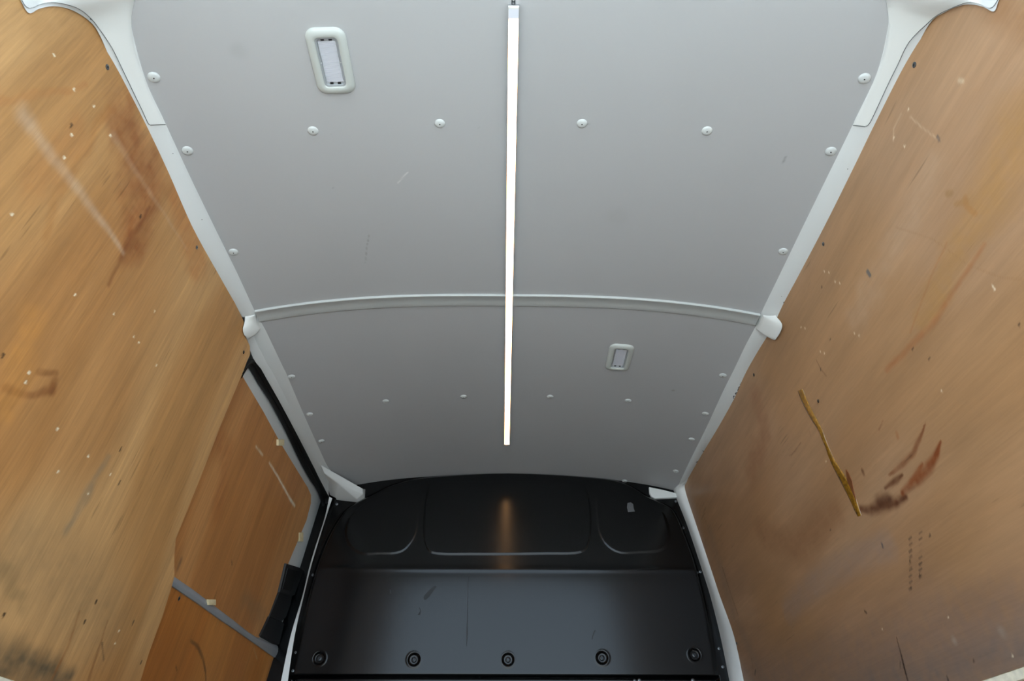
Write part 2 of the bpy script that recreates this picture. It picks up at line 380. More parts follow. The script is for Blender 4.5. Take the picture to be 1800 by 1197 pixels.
strokes_R = [
    S(1, [(1800, 230), (1700, 420), (1620, 560)], [0.10, 0.07, 0.03], (166, 124, 72), 0.55, 0.9, 0.04),
    S(1, [(1640, 290), (1580, 420), (1500, 560)], 0.05, (180, 150, 122), 0.4, 0.9, 0.04),
    S(1, [(1730, 430), (1640, 570), (1560, 650)], [0.006, 0.011, 0.012], (156, 96, 54), 0.55, 0.9, 0.008),
    S(1, [(1665, 425), (1635, 490), (1600, 585)], 0.0035, (156, 104, 60), 0.5, 0.8, 0.003),
    S(1, [(1665, 340), (1672, 338)], 0.008, (140, 104, 58), 0.6, 0.7, 0.006),
    S(1, [(1697, 345), (1700, 362), (1714, 375)], 0.008, (160, 108, 52), 0.55, 0.7, 0.008),
    S(1, [(1680, 360), (1700, 355)], 0.008, (150, 108, 56), 0.45, 0.7, 0.006),
    S(1, [(1525, 478), (1529, 484)], [0.007, 0.006], (92, 92, 92), 0.85, 0.5, 0.003),
    S(1, [(1330, 700), (1345, 760), (1320, 830)], 0.06, (140, 88, 54), 0.4, 0.9, 0.04),
    S(1, [(1340, 940), (1400, 960), (1470, 900)], [0.07, 0.08, 0.06], (134, 92, 60), 0.45, 0.9, 0.03),
    # the swept brown rub mark
    S(1, [(1508, 893), (1530, 896), (1548, 890), (1572, 885), (1592, 874)], [0.010, 0.018, 0.022, 0.018, 0.010], (92, 54, 34), 0.95, 0.9, 0.006),
    S(1, [(1545, 880), (1562, 876)], 0.022, (80, 46, 30), 0.8, 0.9, 0.008),
    S(1, [(1586, 866), (1610, 846), (1632, 822), (1646, 800), (1654, 775)], [0.010, 0.016, 0.018, 0.012, 0.004], (124, 66, 34), 0.95, 0.85, 0.004),
    S(1, [(1600, 850), (1616, 828), (1622, 815)], [0.009, 0.010, 0.005], (134, 76, 42), 0.8, 0.8, 0.006),
    S(1, [(1556, 857), (1575, 845), (1586, 834)], [0.006, 0.011, 0.005], (104, 64, 40), 0.85, 0.8, 0.006),
    S(1, [(1562, 835), (1585, 820), (1606, 797), (1620, 765), (1627, 745)], [0.004, 0.010, 0.010, 0.006, 0.002], (122, 72, 42), 0.85, 0.8, 0.006),
    S(1, [(1516, 826), (1519, 834)], 0.007, (104, 62, 38), 0.65, 0.8, 0.005),
    S(1, [(1576, 762), (1578, 770)], 0.007, (150, 92, 44), 0.55, 0.8, 0.005),
    S(1, [(1552, 738), (1545, 755)], [0.002, 0.004], (122, 72, 44), 0.6, 0.8, 0.003),
    S(1, [(1408, 777), (1398, 792), (1388, 802)], [0.002, 0.004, 0.002], (100, 62, 40), 0.6, 0.8, 0.002),
    S(1, [(1422, 755), (1425, 765)], 0.003, (140, 96, 60), 0.5, 0.8, 0.003),
    # greyer lower half with hazy patches
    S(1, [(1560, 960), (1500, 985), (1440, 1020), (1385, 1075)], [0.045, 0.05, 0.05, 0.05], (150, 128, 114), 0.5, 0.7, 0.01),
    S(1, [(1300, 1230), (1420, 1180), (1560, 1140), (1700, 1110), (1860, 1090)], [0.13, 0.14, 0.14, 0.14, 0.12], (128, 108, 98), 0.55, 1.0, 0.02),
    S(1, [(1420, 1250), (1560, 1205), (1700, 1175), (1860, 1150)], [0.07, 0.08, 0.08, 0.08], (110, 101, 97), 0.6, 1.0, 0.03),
    S(1, [(1250, 940), (1290, 1080), (1340, 1190)], 0.06, (138, 114, 94), 0.45, 1.0, 0.02),
    S(1, [(1676, 1126)], 0.012, (170, 156, 140), 0.5, 0.9, 0.01),
    S(1, [(1762, 1110)], 0.016, (166, 152, 138), 0.45, 0.9, 0.012),
    S(1, [(1576, 1122), (1584, 1150), (1590, 1175), (1596, 1197)], [0.0015, 0.003, 0.004, 0.003], (44, 28, 20), 0.9, 0.6, 0.002),
    S(1, [(1583, 1163), (1582, 1173)], 0.003, (60, 42, 32), 0.6, 0.6, 0.002),
    S(1, [(1520, 1074), (1523, 1077)], 0.004, (48, 32, 24), 0.8, 0.6, 0),
    S(1, [(1665, 1190), (1667, 1197)], 0.003, (50, 36, 28), 0.8, 0.6, 0),
    S(1, [(1270, 998), (1280, 1030), (1290, 1060), (1297, 1080)], [0.006, 0.003, 0.003, 0.004], (96, 62, 28), 0.75, 0.7, 0.003),
    S(1, [(1239, 912), (1247, 935)], [0.003, 0.003], (122, 86, 44), 0.7, 0.7, 0.003),
    S(1, [(1321, 1158), (1324, 1175)], 0.003, (100, 74, 36), 0.7, 0.7, 0.003),
    S(1, [(1328, 1178), (1327, 1186)], 0.005, (66, 54, 44), 0.8, 0.6, 0.003),
    S(1, [(1550, 956), (1552, 962)], 0.004, (60, 66, 76), 0.8, 0.6, 0),
    S(1, [(1435, 632), (1443, 650), (1452, 661)], 0.003, (110, 74, 48), 0.6, 0.8, 0.004),
    S(1, [(1570, 248), (1571, 225), (1585, 200)], 0.0025, (206, 180, 150), 0.5, 0.8, 0.003),
    S(1, [(1600, 205), (1625, 228), (1650, 245)], 0.0025, (206, 180, 150), 0.4, 0.8, 0.003),
    S(1, [(1648, 240), (1651, 247)], 0.004, (84, 76, 76), 0.7, 0.6, 0),
    S(1, [(1686, 141), (1692, 142)], 0.006, (224, 206, 176), 0.5, 0.8, 0.003),
    S(1, [(1750, 0), (1810, 40)], 0.05, (146, 104, 66), 0.5, 0.9, 0.02),
    S(1, [(1575, 400), (1640, 420), (1700, 465), (1760, 488), (1800, 492)], 0.002, (150, 110, 72), 0.4, 0.8, 0.002),
]
for k in range(9): strokes_R.append(S(1, [(1598 + (k % 2), 948 + k * 11), (1602 + (k % 2), 944 + k * 11)], 0.0035, (72, 56, 48), 0.7 if k != 4 else 0.2, 0.7, 0.002))
for k in range(8): strokes_R.append(S(1, [(1616, 938 + k * 11), (1620, 934 + k * 11)], 0.003, (78, 60, 50), 0.65 if k not in (2, 3) else 0.15, 0.7, 0.002))
for q in [(1449, 477), (1457, 479), (1468, 495), (1476, 498), (1408, 575), (1415, 577), (1502, 586), (1510, 590), (1442, 618), (1449, 621), (1745, 503), (1748, 508), (1597, 192), (1571, 242), (1590, 257), (1655, 687), (1452, 811), (1458, 806), (1667, 1085), (1780, 1153), (1551, 1106)]:
    strokes_R.append(S(1, [q], 0.0032, (232, 214, 184), 0.9, 0.6, 0))
for q in [(1445, 503), (1460, 595), (1443, 648), (1605, 612), (1634, 629), (1792, 569), (1712, 1160), (1635, 940), (1460, 930), (1600, 985), (1617, 1010), (1602, 1032)]:
    strokes_R.append(S(1, [q, (q[0] - 1, q[1] + 3)], 0.0025, (60, 42, 30), 0.8, 0.5, 0))

def ply_panel(name, side, off, outline, us, vs, clampf, colf, m, th, parent, label=None):
    """painted face on a solid sheet with raw edges"""
    n = wall_in(side)
    base = slab(name, [Vector((side * wall_x(z, off), y, z)) - n * 0.0004 for y, z in outline], n, th, [m, M_edge], parent, mi=True)
    at = base.data.color_attributes.new('wear_and_sheen', 'FLOAT_COLOR', 'POINT')
    at.data.foreach_set('color', np.tile([*s2l(GOLD), 1.0], len(base.data.vertices)))
    def place(U, V): return np.stack([side * wall_x(V, off), U, V], -1)
    f = skin_grid('face', us, vs, clampf, place, colf, m, None, flip=(side > 0))
    # join the face into the sheet: one mesh
    bm = bmesh.new(); bm.from_mesh(base.data); bm.from_mesh(f.data); bm.to_mesh(base.data); bm.free()
    bpy.data.objects.remove(f)
    if label: base['label'] = label
    return base

# right panel
ysR, zsR = top_profile(1, [(1900, -60)] + [(1633, 43), (1596, 113), (1545, 212), (1500, 304), (1452, 400), (1408, 483), (1381, 533), (1360, 573), (1330, 625), (1310, 661), (1293, 700), (1265, 750), (1238, 794), (1212, 838)], 0.0)
ysR = np.concatenate([[YR + 0.04], ysR[1:], [2.72]]); 
zsR = np.concatenate([[zsR[1] + 0.01], zsR[1:], [zsR[-1] - 0.01]]) + 0.008
zsR[1] += 0.0
def outline_from(y0, ys, zs, zbot, front=None):
    pts = [(y0, zbot)] + list(zip(ys, zs))
    if front is None: pts += [(ys[-1], zbot)]
    else: pts += front
    return pts
STEP = 0.003
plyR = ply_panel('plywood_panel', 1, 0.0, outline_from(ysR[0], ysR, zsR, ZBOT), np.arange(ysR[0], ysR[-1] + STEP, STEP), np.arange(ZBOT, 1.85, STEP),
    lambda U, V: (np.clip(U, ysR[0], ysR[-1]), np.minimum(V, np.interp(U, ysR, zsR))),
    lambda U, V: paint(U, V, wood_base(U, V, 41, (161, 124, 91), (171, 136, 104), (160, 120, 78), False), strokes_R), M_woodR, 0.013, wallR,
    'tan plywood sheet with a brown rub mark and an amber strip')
# left panel: slanted, wavy front edge
frontL = [(425, 557), (429, 566), (426, 579), (427.5, 588), (435, 598), (439.5, 608.6), (439.5, 624), (435, 633), (428.6, 650), (387, 750), (357, 828), (328, 900), (309, 947), (306.5, 974), (306.5, 1014), (302, 1031), (295.5, 1051), (285.6, 1083.6), (277, 1106), (261, 1150), (247, 1197), (228, 1250)]
FL = wp(-1, frontL); fy = np.array([p[1] for p in FL]); fz = np.array([p[2] for p in FL]); o = np.argsort(fz); 
ysL, zsL = top_profile(-1, [(176, 63), (207, 134), (250.6, 217), (290.7, 301), (334, 400), (379, 480), (404, 523), (425, 557)])
ysL = np.concatenate([[YR + 0.04], ysL]); zsL = np.concatenate([[zsL[0] + 0.01], zsL]); zsL[:-1] += 0.008
def clampL(U, V):
    V = np.minimum(V, np.interp(U, ysL, zsL)); U = np.minimum(U, np.interp(V, fz[o], fy[o])); return U, V
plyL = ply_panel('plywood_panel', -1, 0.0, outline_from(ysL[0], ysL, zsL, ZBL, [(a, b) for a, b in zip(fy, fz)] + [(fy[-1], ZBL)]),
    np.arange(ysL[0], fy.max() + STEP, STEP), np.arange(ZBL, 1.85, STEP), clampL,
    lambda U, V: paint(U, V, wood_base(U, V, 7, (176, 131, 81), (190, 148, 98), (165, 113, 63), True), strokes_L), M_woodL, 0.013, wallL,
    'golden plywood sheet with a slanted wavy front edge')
# lower side panels below the ledge
for side, par, m, y1 in ((1, wallR, M_woodR, 2.70), (-1, wallL, M_woodL, 1.62)):
    ol = [(YR + 0.04, 0.02), (YR + 0.04, ZBOT + 0.03), (y1, ZBOT + 0.03), (y1, 0.02)]
    ply_panel('lower_plywood_panel', side, 0.022, ol, np.linspace(YR + 0.04, y1, 30), np.linspace(0.02, ZBOT + 0.03, 20), lambda U, V: (U, V),
        lambda U, V: wood_base(U, V, 77, (176, 138, 104), (190, 150, 118), (170, 126, 88), False), m, 0.009, par)

for side, par, y1 in ((1, wallR, 2.70), (-1, wallL, 1.62)):
    z1 = ZBOT if side > 0 else ZBL; z0 = z1 - 0.015
    slab('edge_batten', [(side * wall_x(z, 0.001), y, z) for y, z in ((YR + 0.04, z0), (y1, z0), (y1, z1), (YR + 0.04, z1))], wall_in(side), 0.02, M_edge, par, 0.001)
# ------------------------------------------------------------------ roof lining
roof = bmesh.new()
xs = np.linspace(-0.84, 0.84, 25)
for y0, y1 in ((YR, YB + 0.25),):
    a = [roof.verts.new((x, y0, zc(x) + 0.05)) for x in xs]; b = [roof.verts.new((x, y1, zc(x) + 0.05)) for x in xs]
    a2 = [roof.verts.new((x, y0, zc(x) + 0.075)) for x in xs]; b2 = [roof.verts.new((x, y1, zc(x) + 0.075)) for x in xs]
    for i in range(24):
        roof.faces.new((a[i], a[i + 1], b[i + 1], b[i])); roof.faces.new((a2[i], b2[i], b2[i + 1], a2[i + 1]))
        roof.faces.new((a[i], a2[i], a2[i + 1], a[i + 1])); roof.faces.new((b[i], b[i + 1], b2[i + 1], b2[i]))
    roof.faces.new((a[0], b[0], b2[0], a2[0])); roof.faces.new((a[-1], a2[-1], b2[-1], b[-1]))
def rear_frame():
    bm = bmesh.new()
    for s_ in (-1, 1):
        v = [bm.verts.new((s_ * wall_x(z, o_), y, z)) for o_ in (0.0, 0.14) for y in (YR - 0.02, YR + 0.045) for z in (-0.02, 1.80)]
        for f in ((0, 1, 3, 2), (4, 6, 7, 5), (0, 4, 5, 1), (2, 3, 7, 6), (0, 2, 6, 4), (1, 5, 7, 3)): bm.faces.new([v[i] for i in f])
    a = [[bm.verts.new((x, y, zc(x) + d)) for x in np.linspace(-0.84, 0.84, 25)] for y, d in ((YR - 0.02, -0.004), (YR + 0.11, -0.004), (YR + 0.11, 0.08), (YR - 0.02, 0.08), (YR - 0.02, -0.004))]
    for i in range(4):
        for j in range(24): bm.faces.new((a[i][j], a[i][j + 1], a[i + 1][j + 1], a[i + 1][j]))
    return from_bm('trim_5', bm, M_white)
rf = tag(rear_frame(), kind='structure')
for s_ in (-1, 1):                              # closes the corner between header, lining and side wall
    ROWS = []
    for x, z in ((0.56, zc(0.56) - 0.002), (0.62, zc(0.62) - 0.006), (0.67, ZE - 0.02), (0.705, ZE - 0.06), (wall_x(CZ + 1.03) - 0.004, CZ + 1.03), (wall_x(CZ + 1.02) + 0.012, CZ + 1.02)):
        ROWS.append([(s_ * x, y, z) for y in (YR - 0.02, 0.38, 0.44, 0.485)] + [(s_ * (x + 0.02), 0.487, z + 0.03)])
    strip('corner_infill', ROWS, M_white, rf, dens=3, auto=60)
ceiling = tag(from_bm('ceiling', roof, M_white, smooth=False), kind='structure')

YJ0, YJ1 = P_ceil(893, 518.5)[1], P_ceil(893, 537)[1]
# outline of the rear lining: clamp x to the lining's rounded rear end
eL = [P_ceil(x, y) for x, y in EDGE_L]; eR = [P_ceil(x, y) for x, y in EDGE_R]
eyL = np.array([p[1] for p in eL]); exL = np.array([p[0] for p in eL]); eyR = np.array([p[1] for p in eR]); exR = np.array([p[0] for p in eR])
oL = np.argsort(eyL); oR = np.argsort(eyR)
def liner_color(X, Y):
    n = vnoise(X, Y, 3, 2, 61, 3); base = np.array(s2l((174, 176, 179)))[None, :] * (0.96 + 0.08 * n)[:, None]
    st = []
    for pts, wd, c, a in [([(700, 321), (716, 302)], 0.002, (215, 215, 213), 0.7), ([(648, 413), (644, 440), (643, 462)], 0.002, (138, 136, 134), 0.6),
                          ([(1183, 686)], 0.008, (128, 120, 112), 0.5), ([(1380, 275), (1376, 286)], 0.002, (120, 120, 120), 0.7), ([(420, 90)], 0.025, (150, 152, 152), 0.25),
                          ([(583, 237)], 0.002, (90, 90, 90), 0.8), ([(1085, 380)], 0.04, (160, 160, 160), 0.25), ([(584, 330)], 0.002, (110, 110, 110), 0.6),
                          ([(1170, 172)], 0.002, (100, 100, 100), 0.7), ([(842, 224)], 0.002, (100, 100, 100), 0.7), ([(1034, 219)], 0.003, (110, 110, 110), 0.7)]:
        st.append(([tuple(P_ceil(*q)[:2]) for q in pts], wd, c, a, 0.8, 0.004))
    return paint(X, Y, base, st)
def place_c(drop=0.0):
    def f(X, Y): return np.stack([X, Y, ZCR - (ZCR - ZE) * np.minimum(1.3, np.abs(X) / HALF) ** 2.8 - drop], -1)
    return f
xsn = np.concatenate([np.linspace(-0.70, 0.70, 351)])
def clampC(X, Y):
    EXT = 0.0015
    lo = np.interp(Y, eyL[oL], exL[oL]) - EXT; hi = np.interp(Y, eyR[oR], exR[oR]) + EXT
    return np.clip(X, lo, hi), Y
rear_l = skin_grid('lining_panel', xsn, np.arange(YR + 0.1, YJ0 - 0.0005, 0.004), clampC, place_c(), liner_color, M_liner, ceiling, flip=True)
rear_l['label'] = 'rear grey roof lining sheet'
IN_L2 = [(452, 555), (466, 579), (480, 608), (499, 648), (503, 656), (523, 703), (543.6, 750), (560, 786), (575, 818), (590, 838)]
IN_R2 = [(1333, 561), (1329, 572), (1310, 608), (1290, 650), (1270, 690), (1240, 755), (1215, 805), (1190, 858)]
fL = [P_ceil(x, y) for x, y in IN_L2]; fR = [P_ceil(x, y) for x, y in IN_R2]
gyL = np.array([p[1] for p in fL]); gxL = np.array([p[0] for p in fL]); gyR = np.array([p[1] for p in fR]); gxR = np.array([p[0] for p in fR])
def clampF(X, Y):
    return np.clip(X, np.interp(Y, gyL, gxL) - 0.0015, np.interp(Y, gyR, gxR) + 0.0015), Y
front_l = skin_grid('lining_panel', xsn, np.append(np.arange(YJ1, YB + 0.004, 0.004), YB + 0.004), clampF, place_c(), liner_color, M_liner, ceiling, flip=True)
front_l['label'] = 'front grey roof lining sheet'
# joint moulding across the roof
def joint():
    prof = [(YJ0 - 0.004, 0.000), (YJ0 - 0.0035, 0.005), (YJ0 - 0.002, 0.0062), (YJ0 + 0.000, 0.0062), (YJ0 + 0.003, 0.0045), (YJ0 + 0.03, 0.004), (YJ1 - 0.003, 0.004), (YJ1, 0.003), (YJ1 + 0.001, -0.001)]
    rows = []
    for y, d in prof: rows.append([(x, y, zc(x) - d) for x in np.linspace(P_ceil(455, 560)[0], P_ceil(1332, 560)[0], 61)])
    return strip('joint_moulding', rows, M_joint, ceiling, sm=False, auto=60)
joint()

# ------------------------------------------------------------------ roof rails
def P_in(x, y, side):                           # on the lining, but never past the side wall
    p = P_ceil(x, y)
    return P_wall(x, y, side, -0.005) if side * p[0] + KW * p[2] > CW - 0.005 else p
def rail(name, side, IN, OUT, m, h=0.004, parent=None, mid=None, off=0.004, front_from=None, auto=45):
    A = [P_in(x, y, side) for x, y in IN]
    B = [P_wall(x, y, side, off if i >= 8 or front_from is None else -0.003) for i, (x, y) in enumerate(OUT)]
    if mid is None:
        rows = bulge(A, B, 5, h, side)
        if front_from:
            flat = bulge(A, B, 5, 0.0, side); ks = np.clip((np.arange(len(A)) - 7) / 3.0, 0, 1)
            rows = [[f * (1 - k) + q * k for f, q, k in zip(fr_, rr, ks)] for fr_, rr in zip(flat, rows)]
    else:
        Mi = [P_rail(x, y, side, -0.010) for x, y in mid]; rows = bulge(A, Mi, 3, 0.001, side) + bulge(Mi, B, 3, 0.001, side)[1:]
    # return edges: up behind the lining, out behind the ply
    top = [a + np.array([side * 0.002, 0, 0.016]) for a in A]
    out = [b + np.array(Vector(ray(*q)).normalized()) * 0.018 for b, q in zip(B, OUT)]
    rows = [top] + rows + [out]
    return strip(name, rows, m, parent, dens=5, auto=auto)
# left, rear part
trimL = tag(rail('trim_1', -1, RAIL_IN_L, RAIL_OUT_L, M_white, front_from=True), kind='structure')
trimR = tag(rail('trim_2', 1, RAIL_IN_R, RAIL_OUT_R, M_white, front_from=True), kind='structure')
# front parts
MID_L2 = [(441, 575), (450, 600), (459, 618), (470, 640), (480, 656), (505, 705), (528, 755), (547, 792), (562, 820), (577, 850)]
OUT_L2 = [(426, 585), (438, 612), (447, 633), (460, 650), (466, 661), (488, 700), (515, 750), (540, 798), (560, 838), (578, 873)]
fr = rail('front_rail', -1, IN_L2, OUT_L2, M_white, parent=trimL, mid=MID_L2, off=0.018, auto=11)
OUT_R2 = [(1363, 573), (1352, 590), (1330, 625), (1310, 661), (1293, 700), (1265, 750), (1238, 794), (1212, 838)]
fr2 = rail('front_rail', 1, IN_R2, OUT_R2, M_white, parent=trimR, off=0.003)
# rear corner covers, a raised moulding over each rail
SEAM_L = [(28, -30), (40, 2), (52, 14), (72, 7), (97, 4), (134, 13), (158, 30), (176, 52), (197, 83.5), (215, 120), (234, 160), (250, 193), (260, 215), (264, 219)]
CIN_L = [(50, -60), (65, -60), (90, -60), (130, -60), (190, -55), (243, -30), (237, 0), (233, 18), (231, 40), (236, 80), (250, 125), (265, 163), (284, 203), (291, 218)]
SEAM_R = [(1766, -30), (1752, 2), (1740, 14), (1722, 7), (1700, 4), (1668, 16), (1648, 26), (1632, 39), (1597.6, 73.5), (1577.5, 113.6), (1562, 145), (1547, 177), (1529, 215), (1521, 222)]
CIN_R = [(1746, -60), (1731, -60), (1706, -60), (1666, -60), (1606, -55), (1552, -30), (1557.5, 0), (1560, 18), (1561.5, 40), (1557, 80), (1543, 125), (1530, 155), (1508, 200), (1499, 219)]
from mathutils.bvhtree import BVHTree
def tree(*objs):
    V, P = [], []
    for o_ in objs:
        k0 = len(V); V += [v.co.copy() for v in o_.data.vertices]; P += [[k0 + i for i in p.vertices] for p in o_.data.polygons]
    return BVHTree.FromPolygons(V, P)
def P_on(tr, px, py, fallback, lift=0.0):       # point of the photo on a surface already built
    d = Vector(ray(px, py)).normalized(); h = tr.ray_cast(Vector(C_), d)
    p = np.array(h[0]) if h[0] is not None and np.linalg.norm(np.array(h[0]) - fallback) < 0.12 else np.array(fallback)
    return p - np.array(d) * lift
def cover(side, CIN, SEAM, parent):
    tr = tree(parent)
    A0 = [P_in(x, y, side) for x, y in CIN]
    B0 = [P_on(tr, x, y, P_wall(x, y, side, -0.003), 0.003) for x, y in SEAM]
    rows = []
    for k in range(7):
        t = k / 6
        if k == 0: rows.append([a + np.array([0, 0, -0.002]) for a in A0]); continue
        rows.append([P_on(tr, cx_ * (1 - t) + sx_ * t, cy_ * (1 - t) + sy_ * t, a * (1 - t) + b * t, 0.003) for (cx_, cy_), (sx_, sy_), a, b in zip(CIN, SEAM, A0, B0)])
    d = [np.array(Vector(ray(*q)).normalized()) for q in SEAM]; d0 = [np.array(Vector(ray(*q)).normalized()) for q in CIN]
    rows = [[a + np.array([0, 0, 0.012]) for a in A0]] + rows + [[b + q * 0.006 for b, q in zip(B0, d)]]
    c = strip('corner_cover', rows, M_white2, parent, dens=4, auto=50)
    w_ = []
    for q in SEAM: w_.append((q[0] + side * 1.1, q[1] + 0.6))
    g1 = [b - q * 0.0008 for b, q in zip(B0, d)]; g2 = [P_on(tr, x, y, b, 0.0010) for (x, y), b in zip(w_, B0)]
    e1 = P_on(tr, CIN[-1][0], CIN[-1][1], A0[-1], 0.004); e2 = P_on(tr, CIN[-1][0], CIN[-1][1] + 1.3, A0[-1], 0.002)
    strip('cover_gap_shade', [g1, g2], M_gap_shade, parent, dens=4)  # dark strip painting the shade along the cover's seam
    end = [P_on(tr, CIN[-1][0] * (1 - t) + SEAM[-1][0] * t, CIN[-1][1] * (1 - t) + SEAM[-1][1] * t + 0.3, A0[-1] * (1 - t) + B0[-1] * t, 0.0038) for t in np.linspace(0, 1, 8)]
    end2 = [P_on(tr, CIN[-1][0] * (1 - t) + SEAM[-1][0] * t, CIN[-1][1] * (1 - t) + SEAM[-1][1] * t + 1.6, A0[-1] * (1 - t) + B0[-1] * t, 0.0010) for t in np.linspace(0, 1, 8)]
    strip('cover_gap_shade', [end, end2], M_gap_shade, parent, dens=2)
    c['label'] = 'smooth white moulded cover over the rear end of the roof rail'
    return c
cover(-1, CIN_L, SEAM_L, trimL); cover(1, CIN_R, SEAM_R, trimR)

# brackets where the roof bow meets the rail
def bracket(side, inner, outer, parent, fr_, up=0.004):
    tr = tree(parent, fr_)
    A = [P_on(tr, x, y, P_rail(x, y, side, up), up) for x, y in inner]; B = [P_wall(x, y, side, -up - 0.003) for x, y in outer]
    rows = bulge(A, B, 6, 0.0035, side)
    dA = [np.array(Vector(ray(*q)).normalized()) * 0.010 for q in inner]; dB = [np.array(Vector(ray(*q)).normalized()) * 0.014 for q in outer]
    rows = [[a + q for a, q in zip(A, dA)]] + rows + [[b + q for b, q in zip(B, dB)]]
    # close the two ends as well
    rows = [[r_[0] + np.array([0, 0, 0.006])] + r_ + [r_[-1] + np.array([0, 0, 0.006])] for r_ in rows]
    return strip('bow_bracket', rows, M_white2, parent, dens=3, auto=60)
br = bracket(1, [(1341, 556), (1338, 560), (1334, 568), (1330, 574), (1329, 578)], [(1365, 557), (1372, 565), (1375, 573), (1371, 585), (1362, 598)], trimR, fr2)
br['label'] = 'white hooked bracket overlapping the right plywood'
bracket(-1, [(448, 554), (451, 560), (454, 568), (457, 574), (458, 578)], [(431, 556), (430, 566), (427, 578), (429, 588), (436, 596)], trimL, fr, 0.002)

# front left gusset between rail, lining and bulkhead
def gusset():
    nin = np.array([0.4, -0.7, -0.5])
    a = P_ceil(563, 817, 0.001); b = P_ceil(600, 838, 0.002); c = P_y(638, 859.4, YB - 0.045); d = P_y(638, 868, YB - 0.045); e = P_y(627, 877.7, YB - 0.03)
    f0 = P_y(569, 832, 2.40); fm = P_y(594, 850, 2.47); g = P_y(590, 875, YB - 0.02); h = P_wall(573, 842, -1, 0.004); k = P_wall(580, 870, -1, 0.004)
    bm = bmesh.new(); V = {n: bm.verts.new(p) for n, p in dict(a=a, c=c, d=d, e=e, f0=f0, fm=fm, g=g, h=h, k=k, c2=c + [0, .05, .02], d2=d + [0, .05, 0], e2=e + [0, .05, 0], g2=g + [0, .04, 0]).items()}
    for fc in ('a c d fm f0', 'fm d e', 'a f0 h', 'f0 fm g k h', 'fm e g', 'c c2 d2 d', 'd d2 e2 e', 'e e2 g2 g'): bm.faces.new([V[q] for q in fc.split()])
    o = from_bm('gusset', bm, M_white, trimL); md = o.modifiers.new('bevel', 'BEVEL'); md.width = 0.004; md.segments = 3; md.limit_method = 'ANGLE'; md.angle_limit = 0.2
    o.data.polygons.foreach_set('use_smooth', [True] * len(o.data.polygons)); return o
gusset()

# right front pillar between bulkhead and ply
def pillar():
    INN = [(1180, 848), (1186, 862), (1191, 876), (1211, 927), (1238, 1008), (1251, 1050), (1268, 1118), (1284, 1197), (1292, 1240)]
    OUT = [(1216, 828), (1208, 846), (1205, 862), (1226, 927), (1252, 1005), (1267, 1050), (1291, 1118), (1308, 1197), (1316, 1240)]
    A = [P_y(x, y, YB - 0.012) for x, y in INN]; B = [P_wall(x, y, 1, 0.001) for x, y in OUT]
    rows = [[a + np.array([0, 0.02, 0]) for a in A]]
    for t in (0, 0.12, 0.3, 0.5, 0.7, 0.88, 1.0):
        rows.append([a * (1 - t) + b * t + np.array([-0.6, -0.7, 0]) * 0.010 * math.sin(math.pi * t) for a, b in zip(A, B)])
    rows.append([b + np.array([0.015, 0.004, 0]) for b in B])
    return strip('trim_3', rows, M_white, None, dens=5, auto=60)
tag(pillar(), kind='structure')
# left pillar sliver beside the seal
A = [(579, 873), (571, 909), (555, 959), (543, 1000), (531, 1050), (511, 1117), (494, 1197), (485, 1240)]
B = [(584, 876), (574, 907), (557.5, 960), (545.5, 1001), (533.5, 1050), (518, 1117), (506, 1197), (500, 1240)]
rows = [[P_y(x, y, YB + 0.03) for x, y in A], [P_y(x, y, YB - 0.030) for x, y in A], [P_y(x, y, YB - 0.022) for x, y in B], [P_y(x, y, YB + 0.004) for x, y in B]]
tag(strip('trim_4', rows, M_white, None, dens=4, auto=60), kind='structure')

# ------------------------------------------------------------------ sliding door (left)
door = empty('door_1', (-wall_x(0.9, 0.05), 2.0, 0.0)); tag(door, kind='structure')
def unparent_fix(o, par):
    o.parent = par; o.matrix_parent_inverse = Matrix.Translation(par.location).inverted(); return o
nL = wall_in(-1)
def dslab(name, pts, off, th, m, bevel=0.0, smooth_pts=False):
    P = wp(-1, pts, off)
    return unparent_fix(slab(name, P, nL, th, m, None, bevel), door)
dslab('door_frame', [(380, 560), (424, 655), (432, 642), (440, 648), (454, 674), (475, 708), (508, 768), (540, 830), (556, 852), (566, 878), (565, 905), (550, 948), (533, 1000), (513, 1070), (492, 1150), (478, 1205), (465, 1250), (150, 1250), (150, 700)], 0.052, 0.03, M_white, 0.003)
DU = [(300, 560), (380, 560), (426, 661), (462.7, 723), (492.7, 778), (520, 823), (541, 857), (546.6, 870), (546.6, 884), (538.7, 914.6), (507.4, 989), (459.6, 1116), (455, 1121), (448, 1119), (400, 1086), (340, 1042), (295, 1008), (240, 970), (200, 900)]
DL = [(240, 985), (302, 1029), (346, 1060), (423, 1113), (489, 1160), (479, 1197), (465, 1250), (200, 1250)]
